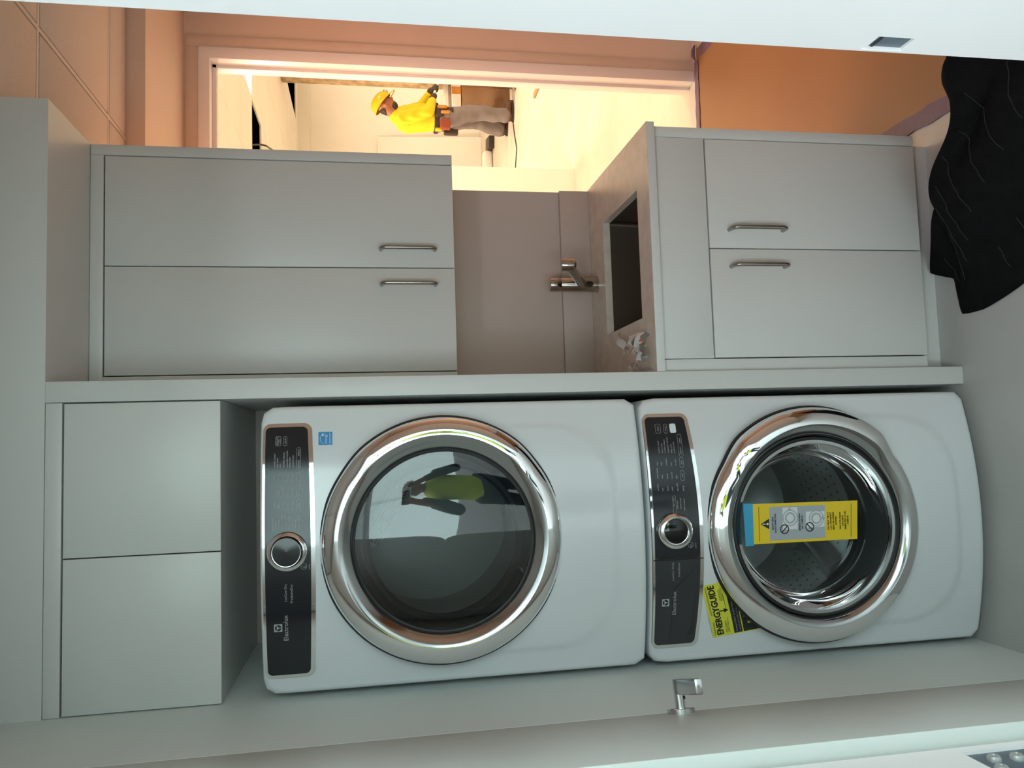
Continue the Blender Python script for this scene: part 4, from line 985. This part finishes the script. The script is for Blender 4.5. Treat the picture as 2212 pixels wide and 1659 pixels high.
# gloves with fingers closed round the tool
ta = at(934, 214, 1, YW-.06); tb = at(950, 166, 1, YW+.10); td = (tb-ta).normalized()
tool = thing('hand_tool', 'long handled tool with orange end held in the worker\'s gloved hands', 'tool', ta)
obj('tool_handle', MB().tube([ta-td*.06, ta, tb-td*.06], [.014, .014, .016], 12), 'white_carton', tool)
obj('tool_head', MB().tube([tb-td*.10, tb-td*.04, tb+td*.05], [.020, .030, .030], 12), 'orange_tool', tool)
for h_ in (haR, haL):
    gp = h_-ta; axp = ta+td*max(-.02, gp.dot(td))
    gl = MB(); wr = h_+(h_-axp)*.3; toolp = axp
    away = (toolp-h_); away = away if away.length > .01 else Vector((.03, 0, 0)); aw = away.normalized()
    side = td
    palm = toolp-aw*.032
    gl.limb([(h_-aw*.02, .036), (palm, .034)]); gl.limb([(palm-side*.028, .026), (palm+side*.028, .026)])
    upv = aw.cross(side).normalized()
    for q_ in range(4):
        b__ = palm+side*(-.036+.024*q_); ln_ = (.95, 1.08, 1.0, .82)[q_]
        gl.limb([(b__+upv*.012, .0125), (b__+upv*.030*ln_+aw*.020, .0115), (b__+upv*.016+aw*.050*ln_, .0105), (b__-upv*.008+aw*.048, .0098)])
    gl.limb([(palm-side*.020-upv*.012, .015), (palm-side*.008-upv*.030+aw*.020, .013), (palm+side*.012-upv*.022+aw*.042, .0115)])
    obj('glove', remesh(gl, .0065, 1), 'glove', person, smooth=180)
# beard / face cover, hair
fm = MB().ball(Hd(.052, 0, -.072), (.052, .060, .042)).ball(Hd(.03, 0, -.100), (.05, .058, .030))
obj('face_cover', remesh(fm, .009, 2), 'hair', person, smooth=180)
hr = MB().ball(Hd(-.052, 0, -.008), (.048, .060, .052)).ball(Hd(-.060, 0, -.045), (.03, .042, .03))
obj('hair', remesh(hr, .010, 2), 'hair', person, smooth=180)
for s_ in (-1, 1): obj('eye', MB().ball(Hd(.083, s_*.030, .026), (.007, .010, .006)), 'black_ink', person)
# helmet
hm = MB(); n = 36; vs = []; hc = Hd(-.004, 0, .038)
prof = [(1.0, 0), (1.0, .22), (.96, .45), (.84, .70), (.62, .88), (.34, .97), (.02, 1.0)]
for r_, u in prof:
    for k in range(n):
        t = 2*PI*k/n; vs.append(hc+hf*(.138*r_*math.cos(t))+hsd*(.116*r_*math.sin(t))+hu*(u*.118))
hm.add(vs, [(i*n+k, i*n+(k+1) % n, (i+1)*n+(k+1) % n, (i+1)*n+k) for i in range(len(prof)-1) for k in range(n)])
he = obj('helmet', hm, 'helmet_yellow', person, smooth=70)
br = MB(); vs = []
for r_, dz_ in ((.97, .004), (1.0, -.004), (.97, -.006)):
    for k in range(n):
        t = 2*PI*k/n; pk = 1+.42*max(0, math.cos(t))**3; vs.append(hc+hf*(.146*pk*r_*math.cos(t))+hsd*(.124*r_*math.sin(t))+hu*(dz_-.008*max(0, math.cos(t))))
br.add(vs, [(i*n+k, i*n+(k+1) % n, (i+1)*n+(k+1) % n, (i+1)*n+k) for i in range(2) for k in range(n)])
obj('helmet_brim', br, 'helmet_yellow', he)
for s_ in (-1, 1): obj('goggle', MB().lathe(hc+hf*.125+hsd*s_*.036+hu*.055, (hf+hu*.5), [(.026, 0), (.026, .008), (.021, .009), (.021, 0)], 20), 'grey_print', he)
# tool belt with pouches
tb_ = MB(); n = 32; bc = pel+Vector((.005, 0, .045))
vs = []
for r_, u in ((1.0, -.024), (1.06, -.020), (1.06, .020), (1.0, .024)):
    for k in range(n):
        t = 2*PI*k/n; vs.append(bc+Vector((.158*r_*math.cos(t), .155*r_*math.sin(t), u)))
tb_.add(vs, [(i*n+k, i*n+(k+1) % n, (i+1)*n+(k+1) % n, (i+1)*n+k) for i in range(3) for k in range(n)])
belt = obj('tool_belt', tb_, 'leather_belt', person)
def pouch(px, py, dy, sx, sz, mname, nm='pouch'):
    p = wp_(px, py, dy); return obj(nm, MB().box(p.x-sx/2, p.x+sx/2, p.y-.035, p.y+.035, p.z-sz/2, p.z+sz/2, .014, seg=3), mname, belt)
pouch(962, 268, -.17, .12, .11, 'red_pouch'); pouch(950, 243, -.17, .10, .09, 'leather_belt'); pouch(968, 240, -.16, .07, .12, 'leather_belt'); pouch(974, 286, -.03, .06, .16, 'leather_belt')
pouch(955, 232, -.19, .035, .11, 'orange_tool', 'belt_tool'); pouch(962, 243, -.20, .03, .10, 'orange_tool', 'belt_tool'); pouch(948, 280, -.12, .025, .08, 'helmet_yellow', 'belt_tool')

# ================================================================== PHOTOGRAPHER (seen mirrored in the chrome and glass)
ph = thing('person', 'photographer in a hi-vis vest mirrored in the dryer door', 'person', (.05, -.42, 0))
B = lambda x, y, z: Vector((.05+x, -.42+y, z))
hp = B(0, .02, 1.60)
bd = MB()
bd.ball(hp, (.075, .092, .115)).ball(hp+Vector((0, .04, -.07)), (.052, .05, .06))
bd.limb([(hp+Vector((0, .085, .0)), .014), (hp+Vector((0, .105, -.025)), .016)])
for s_ in (-1, 1): bd.ball(hp+Vector((s_*.078, -.005, -.005)), (.012, .02, .03))
bd.limb([(B(0, 0, 1.50), .058), (B(0, -.01, 1.42), .065)]); bd.limb([(B(0, 0, 1.30), .14), (B(0, 0, 1.0), .13), (B(0, 0, .92), .14)])
for s_ in (-1, 1):
    bd.limb([(B(0, 0, 1.38), .07), (B(s_*.20, -.01, 1.39), .058), (B(s_*.26, .10, 1.17), .045), (B(s_*.10-.05, .34, 1.60), .032)])
    bd.limb([(B(s_*.09, 0, .92), .095), (B(s_*.10, .01, .50), .062), (B(s_*.11, -.02, .09), .045), (B(s_*.12, .10, .04), .038)])
    hw = B(s_*.085-.05, .37, 1.645)
    bd.limb([(B(s_*.10-.05, .34, 1.60), .032), (hw, .034)])
    for q_ in range(4): bd.limb([(hw+Vector((0, 0, -.02+.018*q_)), .012), (hw+Vector((s_*.012, .028, -.015+.017*q_)), .010), (hw+Vector((-s_*.020, .036, -.012+.016*q_)), .009)])
    bd.limb([(hw+Vector((0, -.01, -.02)), .014), (hw+Vector((-s_*.03, -.015, .005)), .011)])
obj('body', remesh(bd, .012, 3), 'skin', ph, smooth=180)
vt = MB().limb([(B(0, -.005, 1.36), .165), (B(0, 0, 1.15), .160), (B(0, 0, .95), .165)]).limb([(B(-.17, 0, 1.385), .075), (B(.17, 0, 1.385), .075)])
obj('vest', remesh(vt, .014, 3), 'vest', ph, smooth=180)
sl = MB()
for s_ in (-1, 1): sl.limb([(B(s_*.19, -.01, 1.38), .072), (B(s_*.26, .10, 1.17), .058), (B(s_*.13-.03, .28, 1.50), .042)])
obj('sleeves', remesh(sl, .014, 2), 'dark_cloth', ph, smooth=180)
ps = MB().limb([(B(0, 0, .98), .155), (B(0, 0, .90), .155)])
for s_ in (-1, 1): ps.limb([(B(s_*.09, 0, .90), .115), (B(s_*.10, .01, .50), .085), (B(s_*.11, -.02, .10), .075)])
obj('trousers', remesh(ps, .014, 3), 'dark_cloth', ph, smooth=180)
for s_ in (-1, 1): obj('boot', MB().box(.05+s_*.115-.05, .05+s_*.115+.05, -.42-.11, -.42+.18, .001, .11, .035, seg=3), 'boot_leather', ph)
vh = MB().lathe(hp+Vector((0, 0, .045)), (0, 0, 1), [(.150, -.004), (.125, 0), (.124, .03), (.115, .06), (.09, .09), (.05, .108), (.002, .112)], 36)
obj('helmet', vh, 'white_carton', ph)
hr = MB().ball(hp+Vector((0, -.02, .01)), (.080, .09, .11)); obj('hair', hr, 'hair', ph)
pn = thing('phone', 'dark phone held up by the photographer', 'phone', (0, -.02, 1.66))
obj('phone_body', MB().box(-.125, .025, -.022, -.013, 1.645, 1.722, .004), 'phone_black', pn)
